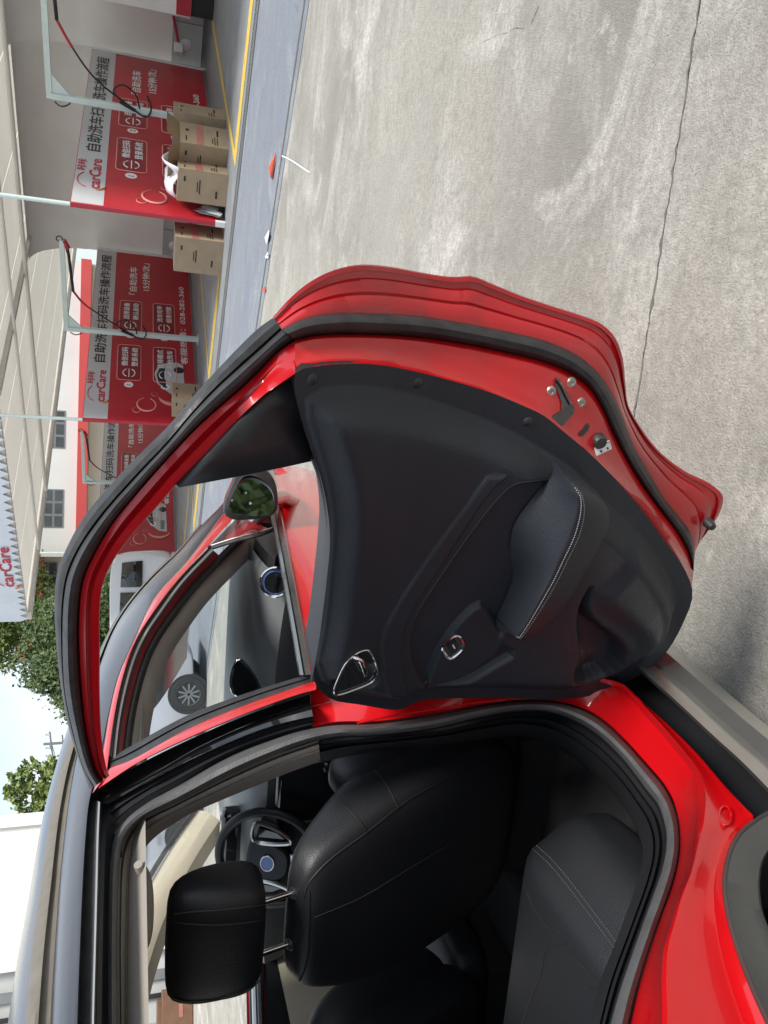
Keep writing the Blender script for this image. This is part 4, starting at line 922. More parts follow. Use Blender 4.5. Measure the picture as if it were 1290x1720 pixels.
dr = tag(sheet('drain_channel', 11.80, 12.12, -22, 14, -.004, 'asph'), kind='structure')
mb = MB(); b = -20.0
while b < 6:
    obox(mb, 11.86, 12.06, b, b+.022, -.003, .006); b += .055
for a in (11.80, 12.08): obox(mb, a, a+.04, -22, 14, -.003, .008)
tag(mb.build('drain_grating', 'steel', dr, smooth=False), kind='stuff')
bf = tag(sheet('bay_floor', 12.14, 38, -24, 14, -.002, 'baypaint'), kind='structure')
def yline(a0, b0, a1, b1, w_=.20):
    d = (W(a1, b1)-W(a0, b0)).normalized(); nn = Vector((-d.y, d.x, 0))*w_/2; p, q = W(a0, b0, .003), W(a1, b1, .003)
    mk('line_marking', [p-nn, q-nn, q+nn, p+nn], [(0, 1, 2, 3)], 'yellow', bf, smooth=False)
for b0, b1, a0 in ((-3.52, 0.6, 12.62), (-8.1, -5.15, 13.1), (-12.5, -10.4, 13.0), (-16.6, -13.2, 15.0)):
    yline(a0, b0-.07, a0, b1+.07, .34); yline(a0+.175, b0, 19.8, b0, .14); yline(a0+.175, b1, 19.8, b1, .14)
# ---------------- wash bay partitions
ZV = Vector((0, 0, 1))
def ringpts(c, r1, r2, n=40, ax=None, ay=None, a0=0, a1=2*pi): return [c+ax*r1*cos(a0+(a1-a0)*i/n)+ay*r2*sin(a0+(a1-a0)*i/n) for i in range(n+1)]
def partition(a0, b, ln, h, label, z0=.06):
    t = root('wash_bay_partition', tuple(W(a0, b)), label, 'partition', 'printed partitions between the wash bays')
    mb = MB(); obox(mb, a0+.05, a0+ln-.05, b-.02, b+.02, z0, h); mb.build('panel', 'printred', t, smooth=False)
    mb = MB(); obox(mb, a0+.05, a0+ln-.05, b+.0205, b+.024, h-.50, h-.01); mb.build('header_strip', 'printgrey', t, smooth=False)
    mb = MB(); obox(mb, a0, a0+.05, b-.035, b+.035, .16, h); mb.build('end_frame', 'redplastic', t, smooth=False)
    mb = MB(); obox(mb, a0-.01, a0+.06, b-.045, b+.045, 0, .16); mb.build('frame_foot', 'white', t, smooth=False)
    mb = MB(); obox(mb, a0+ln-.05, a0+ln+.03, b-.035, b+.05, 0, h); mb.build('end_post', 'white', t, smooth=False)
    mb = MB(); obox(mb, a0+.05, a0+ln-.05, b-.03, b+.03, .0, z0); mb.build('bottom_rail', 'steel', t, smooth=False)
    MB().tube([W(a0+.03, b, h), W(a0+.03, b, 4.11)], .035, 10).build('support_pole', 'mint', t)
    B = b+.0245; P = lambda l, z: W(a0+l, B, z)
    def rr(l0, l1, zz0, zz1, mt, name, w_=.022):
        r = .08; c = []
        for cx, cz, s in ((l1-r, zz1-r, 0), (l0+r, zz1-r, 1), (l0+r, zz0+r, 2), (l1-r, zz0+r, 3)):
            c += [(cx+r*cos(pi/2*(s+k/5)), cz+r*sin(pi/2*(s+k/5))) for k in range(6)]
        mk(name+'_fill', [P(*q)+E2*.002 for q in c], [tuple(range(len(c)))], 'printred2', t, smooth=False)
        MB().tube([P(*q)+E2*.004 for q in c], w_/2, 4, closed=True).build(name, mt, t, smooth=False)
    put_text('title_lettering', '自助洗车扫码洗车操作流程', .27, P(2.05, h-.36), E1, ZV, 'printblack', t, width=4.75, bold=.010)
    put_text('logo_lettering', 'carCare', .26, P(.62, h-.42), E1, ZV, 'logored', t, width=1.12, bold=.012)
    put_text('logo_lettering', '咔咔', .17, P(1.25, h-.17), E1, ZV, 'logored', t, width=.42, bold=.008)
    MB().tube(ringpts(P(.92, h-.22)+E2*.004, .27, .16, 24, E1, ZV, .15*pi, .95*pi), .010, 4).build('logo_arc', 'logored', t)
    MB().tube(ringpts(P(.80, h-.36)+E2*.004, .22, .16, 16, E1, ZV, pi*1.0, pi*1.42), [.022*sin(pi*(i+.5)/17)+.004 for i in range(17)], 4).build('logo_swoosh', 'logoorange', t)
    for i, (l0, z1, s1, s2) in enumerate(((1.45, 1.80, '微信扫码', '登录系统'), (3.35, 1.80, '选择设备', '确认启动'), (1.45, 1.00, '选择模式', '开始洗车'), (3.35, 1.00, '洗车完毕', '结束付款'))):
        rr(l0, l0+1.35, z1-.52, z1, 'printpink', 'step_box')
        put_text('step_lettering', s1, .15, P(l0+.52, z1-.22), E1, ZV, 'printwhite', t, width=.72, bold=.007, lift=.008)
        put_text('step_lettering', s2, .15, P(l0+.52, z1-.44), E1, ZV, 'printwhite', t, width=.72, bold=.007, lift=.008)
        for k in (0, 1): MB().tube(ringpts(P(l0+.27, z1-.26)+E2*.006, .15, .13, 14, E1, ZV, pi*(k+.15), pi*(k+.85)), .012, 4).build('step_icon', 'printwhite', t)
        MB().bar(P(l0+.12, z1-.26)+E2*.006, P(l0+.42, z1-.26)+E2*.006, .02).build('step_icon_bar', 'printwhite', t)
        MB().disc(P(l0-.16, z1-.26), E2, .10, .004, 20).build('step_number_disc', 'printwhite', t)
        put_text('step_number', str(i+1), .14, P(l0-.19, z1-.31), E1, ZV, 'printblack', t, bold=.006, lift=.006)
    put_text('slogan_lettering', '「自助洗车', .20, P(5.0, 1.42), E1, ZV, 'printwhite', t, width=1.35, bold=.008)
    put_text('slogan_lettering', '15分钟/次」', .20, P(5.25, 1.10), E1, ZV, 'printwhite', t, width=1.35, bold=.008)
    put_text('hotline_lettering', '客服热线：028-282-360', .17, P(2.2, .22), E1, ZV, 'printwhite', t, width=3.4, bold=.006)
    for l, z, r in ((.62, 1.15, .20), (.42, 1.36, .08), (1.0, .98, .06)):
        MB().tube(ringpts(P(l, z)+E2*.004, r*1.15, r, 22, E1, ZV, .3, 2*pi-.4), [.016*r/.2*(.5+sin(pi*i/22)) for i in range(23)], 4).build('bubble', 'printpink', t)
    # printed car
    cp = [(.95, .30), (.98, .55), (1.15, .72), (1.4, .92), (1.75, .98), (2.05, .90), (2.2, .70), (2.25, .45), (2.15, .32)]
    mk('printed_car', [P(*q)+E2*.003 for q in cp], [tuple(range(len(cp)))], 'printgrey', t, smooth=False)
    mk('printed_car_window', [P(*q)+E2*.005 for q in ((1.22, .72), (1.42, .88), (1.72, .93), (1.98, .86), (2.0, .74))], [(0, 1, 2, 3, 4)], 'printblack', t, smooth=False)
    mk('printed_car_grille', [P(*q)+E2*.005 for q in ((1.05, .38), (1.05, .50), (1.45, .50), (1.45, .36))], [(0, 1, 2, 3)], 'steel', t, smooth=False)
    MB().disc(P(1.95, .42)+E2*.004, E2, .12, .003, 20).build('printed_car_wheel', 'printblack', t)
    MB().tube(ringpts(P(.95, .55)+E2*.004, .28, .34, 20, E1, ZV, .55*pi, 1.45*pi), [.05*sin(pi*(i+.3)/20.6)+.006 for i in range(21)], 4).build('foam_swirl', 'printpink', t)
    return t
partition(13.05, -4.84, 7.25, 2.45, 'red printed wash bay partition behind the stack of cardboard boxes')
partition(13.77, -10.0, 7.1, 2.45, 'red printed partition in the middle, one carton standing at its near end')
partition(17.1, -18.4, 7.2, 2.45, 'farthest red printed partition, showing through the window of the open door')
# ---------------- back walls of the bays
def wall(a, b0, b1, h, label, step=1.28):
    t = root('wash_bay_wall', tuple(W(a, (b0+b1)/2)), label, 'wall', 'white back walls of the wash bays')
    b = b0
    while b < b1-.2:
        e = min(b+step, b1); mb = MB(); obox(mb, a, a+.05, b+.008, e-.008, .75, h); mb.build('wall_panel', 'wallw', t, smooth=False); b = e
    mb = MB(); obox(mb, a+.02, a+.06, b0, b1, 0, h); mb.build('wall_backing', 'steel', t, smooth=False)
    b = b0
    while b < b1-.2:
        e = min(b+.9, b1); mb = MB(); obox(mb, a-.06, a+.02, b+.008, e-.008, .10, .74); mb.build('plinth_block', 'ceilrib' if False else 'shut', t, smooth=False)
        MB().lathe(W(a-.06, (b+e)/2, .46), -E1, [(0, .03), (.10, .025), (.13, 0)], 18).build('plinth_cap', 'white', t); b = e
    v = []; n = 10
    rows = [[W(a-.75*sin(pi/2*i/n)**1.0+0, bb, h+(4.09-h)*(1-cos(pi/2*i/n))) for i in range(n+1)] for bb in (b0, b1)]
    rows = [[W(a-.9*(1-cos(pi/2*i/n)), bb, h+(4.09-h)*sin(pi/2*i/n)) for i in range(n+1)] for bb in (b0, b1)]
    loft('coved_panel', rows, 'wallw', t)
    return t
wall(20.6, -4.9, 8, 2.7, 'white panelled back wall of the nearest wash bay, right of the boxes')
wall(21.0, -10.1, -4.9, 2.7, 'white panelled back wall between the two nearest red partitions')
# ---------------- canopy
cv = root('canopy', tuple(W(13.9, -18.8)), 'pale flat canopy roof covering the wash bays', 'canopy')
b = -17.15
while b < 8:
    mb = MB(); obox(mb, 14.0, 40, b+.015, b+2.02, 4.12, 4.17); mb.build('ceiling_panel', 'ceil', cv, smooth=False); b += 2.05
mb = MB(); obox(mb, 13.86, 13.98, -17.2, 8.2, 4.06, 4.76); mb.build('front_fascia', 'ceilrib', cv, smooth=False)
mb = MB(); obox(mb, 13.99, 40, -17.5, -17.2, 3.98, 4.3); mb.build('side_fascia', 'ceilrib', cv, smooth=False)
for i in range(10):
    MB().lathe(W(14.6+i*2.0, -17.35, 3.98), -ZV, [(0, .02), (.07, .015), (.09, 0)], 14).build('downlight', 'lamp', cv)
for a in (18.6, 16.2): MB().tube([W(a, -17.1, 3.98), W(a, 8, 3.98)], .05 if a > 18 else .035, 10).build('ceiling_pipe', 'wallw', cv)
for b in (-9.6, -1.2):
    mb = MB(); obox(mb, 14, 40, b-.06, b+.06, 4.02, 4.12); mb.build('ceiling_beam', 'ceilrib', cv, smooth=False)
# scalloped banner along the front edge
bn = root('canopy_banner', tuple(W(13.75, -17)), 'white banner with saw-toothed lower edge hanging from the canopy front', 'banner')
top = []; n = 0; b = -17.3
zb, zt_ = 4.02, 4.78; low = []
while b < 6: low += [W(13.8+.01*sin(b*3), b, zb+.20), W(13.8+.01*sin(b*3), b+.13, zb)]; b += .26
up_ = [W(13.8, q, zt_) for q in (b, -17.3)]
pl_ = low+[W(13.8, b, zb+.13)]+up_
# build as strips so the cloth stays well-shaped
v = []; f = []
for i, p in enumerate(low):
    q = p.copy(); q.z = zt_; v += [p, q]
    if i: f.append((2*i-2, 2*i, 2*i+1, 2*i-1))
mk('banner_cloth', v, f, 'banner', bn, smooth=False, solid=.01)
put_text('banner_lettering', 'carCare', .40, W(13.79, -15.75, 4.24), E2, ZV, 'logored', bn, width=1.55, bold=.014, lift=.02)
put_text('banner_lettering', '咔咔', .24, W(13.79, -14.9, 4.50), E2, ZV, 'logored', bn, width=.5, bold=.01, lift=.02)
MB().tube(ringpts(W(13.765, -15.35, 4.44), .36, .20, 22, E2, ZV, .15*pi, .95*pi), .012, 4).build('banner_arc', 'logored', bn)
MB().tube(ringpts(W(13.765, -15.55, 4.24), .26, .20, 16, E2, ZV, pi, 1.42*pi), [.03*sin(pi*(i+.5)/17)+.004 for i in range(17)], 4).build('banner_swoosh', 'logoorange', bn)
# ---------------- hose booms
def boom(a, b, h, arm, label, clutter=True):
    t = root('hose_boom', tuple(W(a, b)), label, 'hose boom', 'pale green hose booms')
    MB().box((-.05, -.05, 0), (.05, .05, h), Matrix.Translation(W(a, b)) @ Matrix.Rotation(BR, 4, 'Z')).build('post', 'mint', t, bev=.006)
    MB().box((-.10, -.10, 0), (.10, .10, .02), Matrix.Translation(W(a, b)) @ Matrix.Rotation(BR, 4, 'Z')).build('base_plate', 'mint', t)
    p0, p1 = W(a, b-.05, h+.02), W(a, b+arm, h+.02)
    MB().bar(p0, p1, .08, .10).build('arm', 'mint', t, bev=.006)
    MB().prism([W(a-.015, b+.05, h-.32), W(a-.015, b+.05, h-.03), W(a-.015, b+.36, h-.03)], E1*.03).build('gusset', 'mint', t)
    e = W(a, b+arm*.93, h-.07)
    ring('swivel', W(a, b+arm+.02, h+.06), E1, .06, .012, 'hose', t)
    MB().tube([e, W(a, b+arm*.86, h-.10), W(a, b+arm*.45, h-.16)], [.035, .032, .03], 8).build('hose_sleeve', 'hose', t)
    MB().tube([W(a, b+arm*1.0, h-.02), W(a, b+arm*.92, h-.10)], .05, 8).build('hose_joint', 'redplastic', t)
    hs = catmull([W(a, b+arm*.45, h-.16), W(a-.03, b+arm*.33, h-.36), W(a-.05, b+.45, h-.72), W(a-.08, b+.12, h-1.25), W(a-.10, b-.06, h-1.62), W(a-.08, b+.10, h-1.70), W(a-.06, b+.3, h-1.62)], 40)
    MB().tube(hs[:8], .024, 8).build('hose_tip', 'redplastic', t); MB().tube(hs, .016, 8).build('hose', 'hose', t)
    lp = catmull([W(a-.08, b+.08, h-1.25), W(a-.10, b+.30, h-1.05), W(a-.10, b+.42, h-1.20), W(a-.09, b+.30, h-1.42), W(a-.08, b+.06, h-1.5)], 30)
    MB().tube(lp, .014, 8).build('hose_loop', 'hose', t)
    MB().tube([W(a-.10, b+.02, h-1.42), W(a-.10, b+.14, h-1.16)], [.03, .04], 8).build('spray_gun', 'hose', t)
    MB().tube(catmull([W(a, b-.10, h-.06), W(a, b-.16, h-.16), W(a, b-.10, h-.30), W(a, b, h-.34)], 14), .012, 6).build('feed_hose', 'hose', t)
    return t
boom(15.8, -4.25, 2.92, 2.7, 'pale green hose boom standing over the pile of boxes')
boom(16.16, -9.36, 2.88, 2.15, 'pale green hose boom in front of the middle partition')
boom(19.5, -17.6, 2.9, 2.2, 'farthest pale green hose boom, by the partition furthest away')
# lance lying against the back wall, twice
for a, b, lb in ((20.35, -3.9, 'red and white spray lance on the nearest white wall'), (20.95, -6.6, 'red and white spray lance between the two near partitions')):
    t = root('spray_lance', tuple(W(a, b)), lb, 'spray lance', 'spray lances on the bay walls')
    MB().tube([W(a, b-.5, .62), W(a, b+.1, .78)], .03, 8).build('grip', 'redplastic', t); MB().tube([W(a, b+.1, .78), W(a, b+.75, .98)], .016, 8).build('tube', 'white', t)
    MB().tube([W(a, b+.75, .98), W(a, b+1.1, 1.09)], .028, 8).build('nozzle', 'redplastic', t); MB().box((-.1, -.12, -.1), (.1, .12, .1), Matrix.Translation(W(a, b-.6, .62))).build('bracket', 'white', t, bev=.02)
# ---------------- wash machine
t = root('wash_machine', tuple(W(19.6, -2.9)), 'white wash machine cabinet with a dark base by the back wall', 'machine')
mb = MB(); obox(mb, 19.2, 20.3, -3.55, -2.2, .45, 2.15); mb.build('cabinet', 'wallw', t, bev=.03)
mb = MB(); obox(mb, 19.25, 20.3, -3.5, -2.25, 0, .45); mb.build('base', 'ink', t)
mb = MB(); obox(mb, 19.17, 19.2, -3.5, -2.25, .46, .75); mb.build('red_skirting', 'redplastic', t)
mb = MB(); obox(mb, 19.17, 19.2, -3.45, -2.9, 1.9, 2.0); mb.build('screen', 'ink', t)
MB().disc(W(19.19, -3.2, 1.2), -E1, .06, .01, 16).build('badge', 'steel', t)
# ---------------- cardboard boxes
def carton(P, sx_, sy_, h, rz, label, flaps=0, tape=True, group='cardboard boxes beside the partitions'):
    t = root('cardboard_box', tuple(P), label, 'box', group, rz=rz)
    MW = Matrix.Translation(P) @ Matrix.Rotation(rz, 4, 'Z')
    v = []; o_ = .006
    mb = MB()
    x, y = sx_/2, sy_/2
    for a, b_ in (((-x, -y), (x, -y+o_)), ((-x, y-o_), (x, y)), ((-x, -y+o_), (-x+o_, y-o_)), ((x-o_, -y+o_), (x, y-o_))): mb.box((a[0], a[1], 0), (b_[0], b_[1], h), MW)
    mb.box((-x+o_, -y+o_, .0), (x-o_, y-o_, .01), MW)
    mb.build('box_walls', 'card', t, smooth=False)
    if flaps:
        for sg_, ang, ln in ((-1, 75, .26), (1, 105, .3)):
            d = Vector((0, sg_*sin(radians(ang-40)), cos(radians(ang-40))))
            MB().prism([MW @ q for q in (Vector((-x, sg_*y, h)), Vector((x, sg_*y, h)), Vector((x*.95, sg_*y, h))+d*ln, Vector((-x*.95, sg_*y, h))+d*ln)], MW.to_3x3() @ Vector((0, .006, 0))).build('flap', 'cardd', t, smooth=False)
        MB().prism([MW @ q for q in (Vector((-x, -y, h)), Vector((-x, y, h)), Vector((-x-.16, y*.9, h+.18)), Vector((-x-.16, -y*.9, h+.18)))], Vector((.006, 0, 0))).build('flap', 'cardd', t, smooth=False)
    else:
        mb = MB(); mb.box((-x, -y, h), (x, -.004, h+.006), MW); mb.build('flap', 'card', t, smooth=False)
        mb = MB(); mb.box((-x, .004, h), (x, y, h+.006), MW); mb.build('flap', 'card', t, smooth=False)
    for yy in (-y-.0025, y+.0005):
        if tape: mb = MB(); mb.box((-x*.999, yy, h*.52), (x*.999, yy+.002, h*.66), MW); mb.build('tape', 'tape', t, smooth=False)
        for fx, fz, w_, hh in ((-.5, .86, .12, .02), (.35, .2, .16, .03), (-.45, .22, .2, .016), (-.45, .27, .2, .016), (-.45, .32, .14, .016), (.3, .82, .05, .05)):
            mb = MB(); mb.box((fx*x-w_/2, yy-.0006, fz*h), (fx*x+w_/2, yy+.0026, fz*h+hh), MW); mb.build('print_mark', 'ink', t, smooth=False)
    for xx in (-x-.0025, x+.0005):
        for fy, fz, w_, hh in ((-.4, .85, .08, .03), (.35, .2, .12, .03), (0, .55, .22, .02), (0, .60, .16, .016)):
            mb = MB(); mb.box((xx-.0006, fy*y-w_/2, fz*h), (xx+.0026, fy*y+w_/2, fz*h+hh), MW); mb.build('print_mark', 'ink', t, smooth=False)
    return t
carton(W(13.55, -4.38), .62, .52, .80, BR+.15, 'nearest cardboard box against the partition end, white foam sheets piled behind it')
carton(W(14.0, -4.06), .55, .60, .78, BR-.2, 'opened cardboard box with raised flaps in the middle of the pile', flaps=1)
carton(W(14.75, -4.0), .50, .62, .86, BR+.05, 'tall closed cardboard box at the far end of the pile', tape=False)
carton(W(13.2, -5.42), .60, .62, .80, BR+.08, 'cardboard box with a pink tape band, left of the near partition end')
carton(W(14.1, -9.55), .55, .5, .62, BR, 'small cardboard box at the near end of the middle partition', tape=False)
# foam sheets on the boxes
t = root('foam_sheet', tuple(W(13.8, -4.3, .8)), 'crumpled white foam sheet lying on top of the boxes', 'foam sheet')
rows = []
for i in range(9):
    u = i/8; rows.append([W(13.35+.75*u+.08*sin(5*v_/6), -4.62+.55*v_/6, .82+.22*sin(pi*u)*(.6+.4*sin(v_*1.3))+.05*sin(7*u+v_)) for v_ in range(7)])
loft('sheet', rows, 'foam', t, solid=.012)
# plastic film heap between box and partition
t = root('plastic_film', tuple(W(13.3, -4.72)), 'grey heap of plastic film squeezed beside the nearest box', 'plastic film')
rr_ = random.Random(5)
rows = [[W(13.12+.05*i+.04*rr_.random(), -4.79+.022*j, .02+.55*sin(pi*min(1, (i+.5)/9))*(.4+.6*rr_.random())*(j % 2*.6+.4)) for j in range(6)] for i in range(10)]
loft('film', rows, 'shut', t)
# ---------------- litter on the apron
t = gp(460, 285)
o = mk('orange_pennant', [(t.x-.10, t.y+.02, .01), (t.x+.09, t.y-.14, .012), (t.x+.14, t.y-.20, .02), (t.x+.02, t.y+.05, .05), (t.x-.06, t.y+.10, .015)], [(0, 1, 3), (1, 2, 3), (0, 3, 4)], 'orange', None, solid=.004); tag(o, 'crumpled orange pennant lying on the blue-grey apron', 'litter')
def scrap(name, P, r, mt, lb, seed, n=9):
    q = random.Random(seed); v = [(P.x, P.y, .03+.02*q.random())]; f = []
    for i in range(n): a = 2*pi*i/n; k = r*(.35+.8*q.random()); v.append((P.x+k*cos(a)*.6, P.y+k*sin(a)*1.2, .004+.03*q.random()))
    for i in range(n): f.append((0, 1+i, 1+(i+1) % n))
    return tag(mk(name, v, f, mt, None, smooth=False, solid=.003), lb, 'litter')
scrap('paper_scrap', gp(452, 400), .13, 'foam', 'larger crumpled white scrap on the apron above the door', 2)
scrap('paper_scrap', gp(452, 430), .08, 'foam', 'small white scrap next to the larger crumpled one', 4)
scrap('red_scrap', gp(447, 487), .05, 'orange', 'small red scrap on the apron just above the door corner', 6)
MB().tube(catmull([gp(474, 262, .01), gp(490, 270, .012), (gp(505, 280, .01)), gp(520, 290, .008)], 20), .006, 6).build('loose_string', 'foam', None)
tag(bpy.context.scene.objects['loose_string'], 'thin pale string lying beside the orange pennant', 'litter')
q = random.Random(11)
# ---------------- far buildings behind the bays
def vplane(dist, az):
    a = radians(az); P = Vector((CAM.x+dist*sin(a), CAM.y+dist*cos(a), 0)); n = Vector((-sin(a), -cos(a), 0)); return P, n, Vector((cos(a), -sin(a), 0))
def onp(x, y, pl):
    P, n, t = pl; d = ray(x, y); h = CAM+d*((P-CAM).dot(n)/d.dot(n)); return (h-P).dot(t), h.z
def fbox(mb, pl, a0, a1, z0, z1, d0, d1):
    P, n, t = pl; c = [P+t*a+n*d for d in (d0, d1) for a in (a0, a1)]
    v = [c[0]+ZV*z0, c[1]+ZV*z0, c[3]+ZV*z0, c[2]+ZV*z0, c[0]+ZV*z1, c[1]+ZV*z1, c[3]+ZV*z1, c[2]+ZV*z1]
    return mb.add(v, [(0,3,2,1),(4,5,6,7),(0,1,5,4),(1,2,6,5),(2,3,7,6),(3,0,4,7)])
def window(pl, px0, px1, py0, py1, t, cols, rows_, glass='darkglass'):
    a0, z1 = onp(px0, py1, pl); a1, z0 = onp(px1, py0, pl)
    if a0 > a1: a0, a1 = a1, a0
    if z0 > z1: z0, z1 = z1, z0
    mb = MB(); fbox(mb, pl, a0, a1, z0, z1, .0, .03); o = mb.build('window', 'steel', t, smooth=False)
    for i in range(cols):
        for j in range(rows_):
            mb = MB(); wa, wz = (a1-a0)/cols, (z1-z0)/rows_
            fbox(mb, pl, a0+wa*i+.07, a0+wa*(i+1)-.07, z0+wz*j+.07, z0+wz*(j+1)-.07, .03, .045); mb.build('pane', glass, o, smooth=False)
M['paneglass'] = mat('window_glass', (.05, .065, .06), .08, 0, .3, var=.6, vscale=.9, col2=(.015, .02, .02))
p1 = vplane(46, -13)
t = root('office_building', tuple(p1[0]), 'pale building with a dark framed window, above the far partitions', 'building')
aL, _ = onp(60, 935, p1); aR, _ = onp(60, 430, p1); _, zr0 = onp(147, 800, p1); _, zr1 = onp(130, 800, p1)
mb = MB(); fbox(mb, p1, aL, aR, zr0, 9.5, -8, 0); mb.build('wall', 'palewall', t, smooth=False)
mb = MB(); fbox(mb, p1, aL, aR, zr0, zr1, .01, .5); mb.build('red_band', 'fascia', t, smooth=False)
mb = MB(); fbox(mb, p1, aL, aR, 0, zr0-.02, -8, -.3); mb.build('ground_floor', 'cream', t, smooth=False)
window(p1, 72, 107, 822, 886, t, 3, 2, 'paneglass'); window(p1, 74, 110, 690, 752, t, 3, 2, 'paneglass'); window(p1, 185, 240, 880, 925, t, 2, 1, 'paneglass')
p2 = vplane(49, -19)
t = root('annex_building', tuple(p2[0]), 'cream annex with a broad red fascia, between the trees and the pale building', 'building')
aL, z1 = onp(29, 1080, p2); aR, _ = onp(45, 930, p2); _, z0 = onp(70, 1075, p2)
mb = MB(); fbox(mb, p2, aL-.5, aR, 0, z0, -8, 0); mb.build('wall', 'cream', t, smooth=False)
mb = MB(); fbox(mb, p2, aL-.9, aR, z0, z1, -8, .6); mb.build('red_fascia', 'fascia', t, smooth=False)
mb = MB(); fbox(mb, p2, aL-.9, aR, z1, z1+.12, -8, .65); mb.build('coping', 'palewall', t, smooth=False)
window(p2, 64, 97, 944, 990, t, 2, 2, 'paneglass'); window(p2, 78, 94, 1031, 1053, t, 2, 1, 'paneglass'); window(p2, 150, 190, 1000, 1050, t, 2, 1, 'paneglass')
mb = MB(); fbox(mb, p2, aL-1.2, aL-.5, 0, z0-.1, -1, .3); mb.build('corner_pier', 'palewall', t, smooth=False)
# ---------------- parked vehicles
def vehicle(name, P, hd, label, Lx, Wd, prof, wins, mt, wheels, wr, group=None):
    """side-profile body: prof = list of (x, z) around the side view, lofted across the width with rounded shoulders"""
    t = root(name, tuple(P), label, 'car' if 'van' not in name else 'van', group, rz=hd)
    MW = Matrix.Translation(P) @ Matrix.Rotation(hd, 4, 'Z')
    pr = catmull([Vector(q) for q in prof], 80, True); zt = max(q.y for q in pr)
    rows = []
    cx = sum((q for q in pr), Vector((0, 0)))/80
    for yv, k in ((-.5, .90), (-.49, .965), (-.46, .99), (-.40, 1), (.40, 1), (.46, .99), (.49, .965), (.5, .90)):
        rows.append([MW @ Vector((cx.x+(q.x-cx.x)*k, yv*(Wd if q.y < .95 else Wd-.55*(q.y-.95)), cx.y+(q.y-cx.y)*k)) for q in pr])
    v = [p for r in rows for p in r]; n = 80; f = [tuple(range(n))[::-1], tuple(7*n+j for j in range(n))]
    for i in range(7):
        for j in range(n): f.append((i*n+j, i*n+(j+1) % n, (i+1)*n+(j+1) % n, (i+1)*n+j))
    fix_normals(mk('body', v, f, mt, t))
    for poly in wins:
        for sy in (-1, 1):
            pts = [MW @ Vector((x, sy*(Wd/2+.012-.275*max(0, z-.95)), z)) for x, z in poly]
            mk('side_window', pts, [tuple(range(len(pts)))], 'darkglass', t, solid=.02)
    for wx in wheels:
        for sy in (-1, 1):
            c = MW @ Vector((wx, sy*(Wd/2-.18), wr)); ax = MW.to_3x3() @ Vector((0, sy, 0))
            ar = MB().lathe(c, ax, [(0, .186), (wr*1.14, .186), (wr*1.16, .17), (wr*1.16, -.05)], 30).build('wheel_arch', 'plastic', t)
            o = MB().lathe(c, ax, [(wr*.62, .0), (wr*.9, .0), (wr, .03), (wr, .17), (wr*.93, .20), (wr*.66, .205), (wr*.62, .19)], 36).build('tyre', 'tyre', t)
            mb = MB().lathe(c, ax, [(wr*.63, .20), (wr*.6, .17), (0, .165)], 30)
            for k in range(10):
                a = 2*pi*k/10; d = (MW.to_3x3() @ Vector((cos(a), 0, 0)))+Vector((0, 0, sin(a))); mb.bar(c+ax*.19+d*.03, c+ax*.19+d*wr*.6, .03, .02, ax)
            mb.build('rim', 'steel', o)
    return t, MW
suv = [(-.9, .35), (-.95, .8), (-.85, 1.1), (-.55, 1.55), (.2, 1.68), (1.2, 1.66), (1.9, 1.3), (2.2, 1.1), (3.2, .98), (3.55, .8), (3.6, .45), (3.5, .3), (2, .25), (.8, .25), (-.6, .25)]
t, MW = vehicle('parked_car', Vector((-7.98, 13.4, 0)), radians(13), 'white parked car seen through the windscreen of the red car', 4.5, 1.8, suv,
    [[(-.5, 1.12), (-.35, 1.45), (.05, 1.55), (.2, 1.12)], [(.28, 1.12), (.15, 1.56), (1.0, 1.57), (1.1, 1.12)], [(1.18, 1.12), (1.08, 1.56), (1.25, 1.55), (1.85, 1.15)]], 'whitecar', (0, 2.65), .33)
for x in (.24, 1.14): MB().bar(MW @ Vector((x, -.915, .4)), MW @ Vector((x, -.905, 1.1)), .012).build('door_gap', 'ink', t)
for x in (.05, .98): MB().bar(MW @ Vector((x-.1, -.93, .98)), MW @ Vector((x+.1, -.93, .98)), .03).build('door_handle', 'chrome', t)
van = [(-2.2, .35), (-2.25, 1.0), (-2.15, 1.75), (-1.9, 1.92), (0, 1.95), (1.4, 1.92), (1.75, 1.75), (2.15, 1.15), (2.3, .9), (2.3, .4), (2.1, .3), (0, .28), (-2.0, .28)]
vp = vplane(24, -21.6)
vehicle('white_van', vp[0], math.atan2(vp[2].y, vp[2].x)+pi, 'white van behind the pillar of the red car, two square windows showing', 4.5, 1.75, van,
    [[(-1.95, 1.1), (-1.9, 1.65), (-1.2, 1.68), (-1.2, 1.1)], [(-1.05, 1.1), (-1.05, 1.68), (-.25, 1.69), (-.25, 1.1)], [(-.1, 1.1), (-.1, 1.69), (.7, 1.69), (.7, 1.1)], [(.85, 1.1), (.85, 1.68), (1.45, 1.62), (1.9, 1.12)]], 'vanwhite', (-1.4, 1.5), .31)
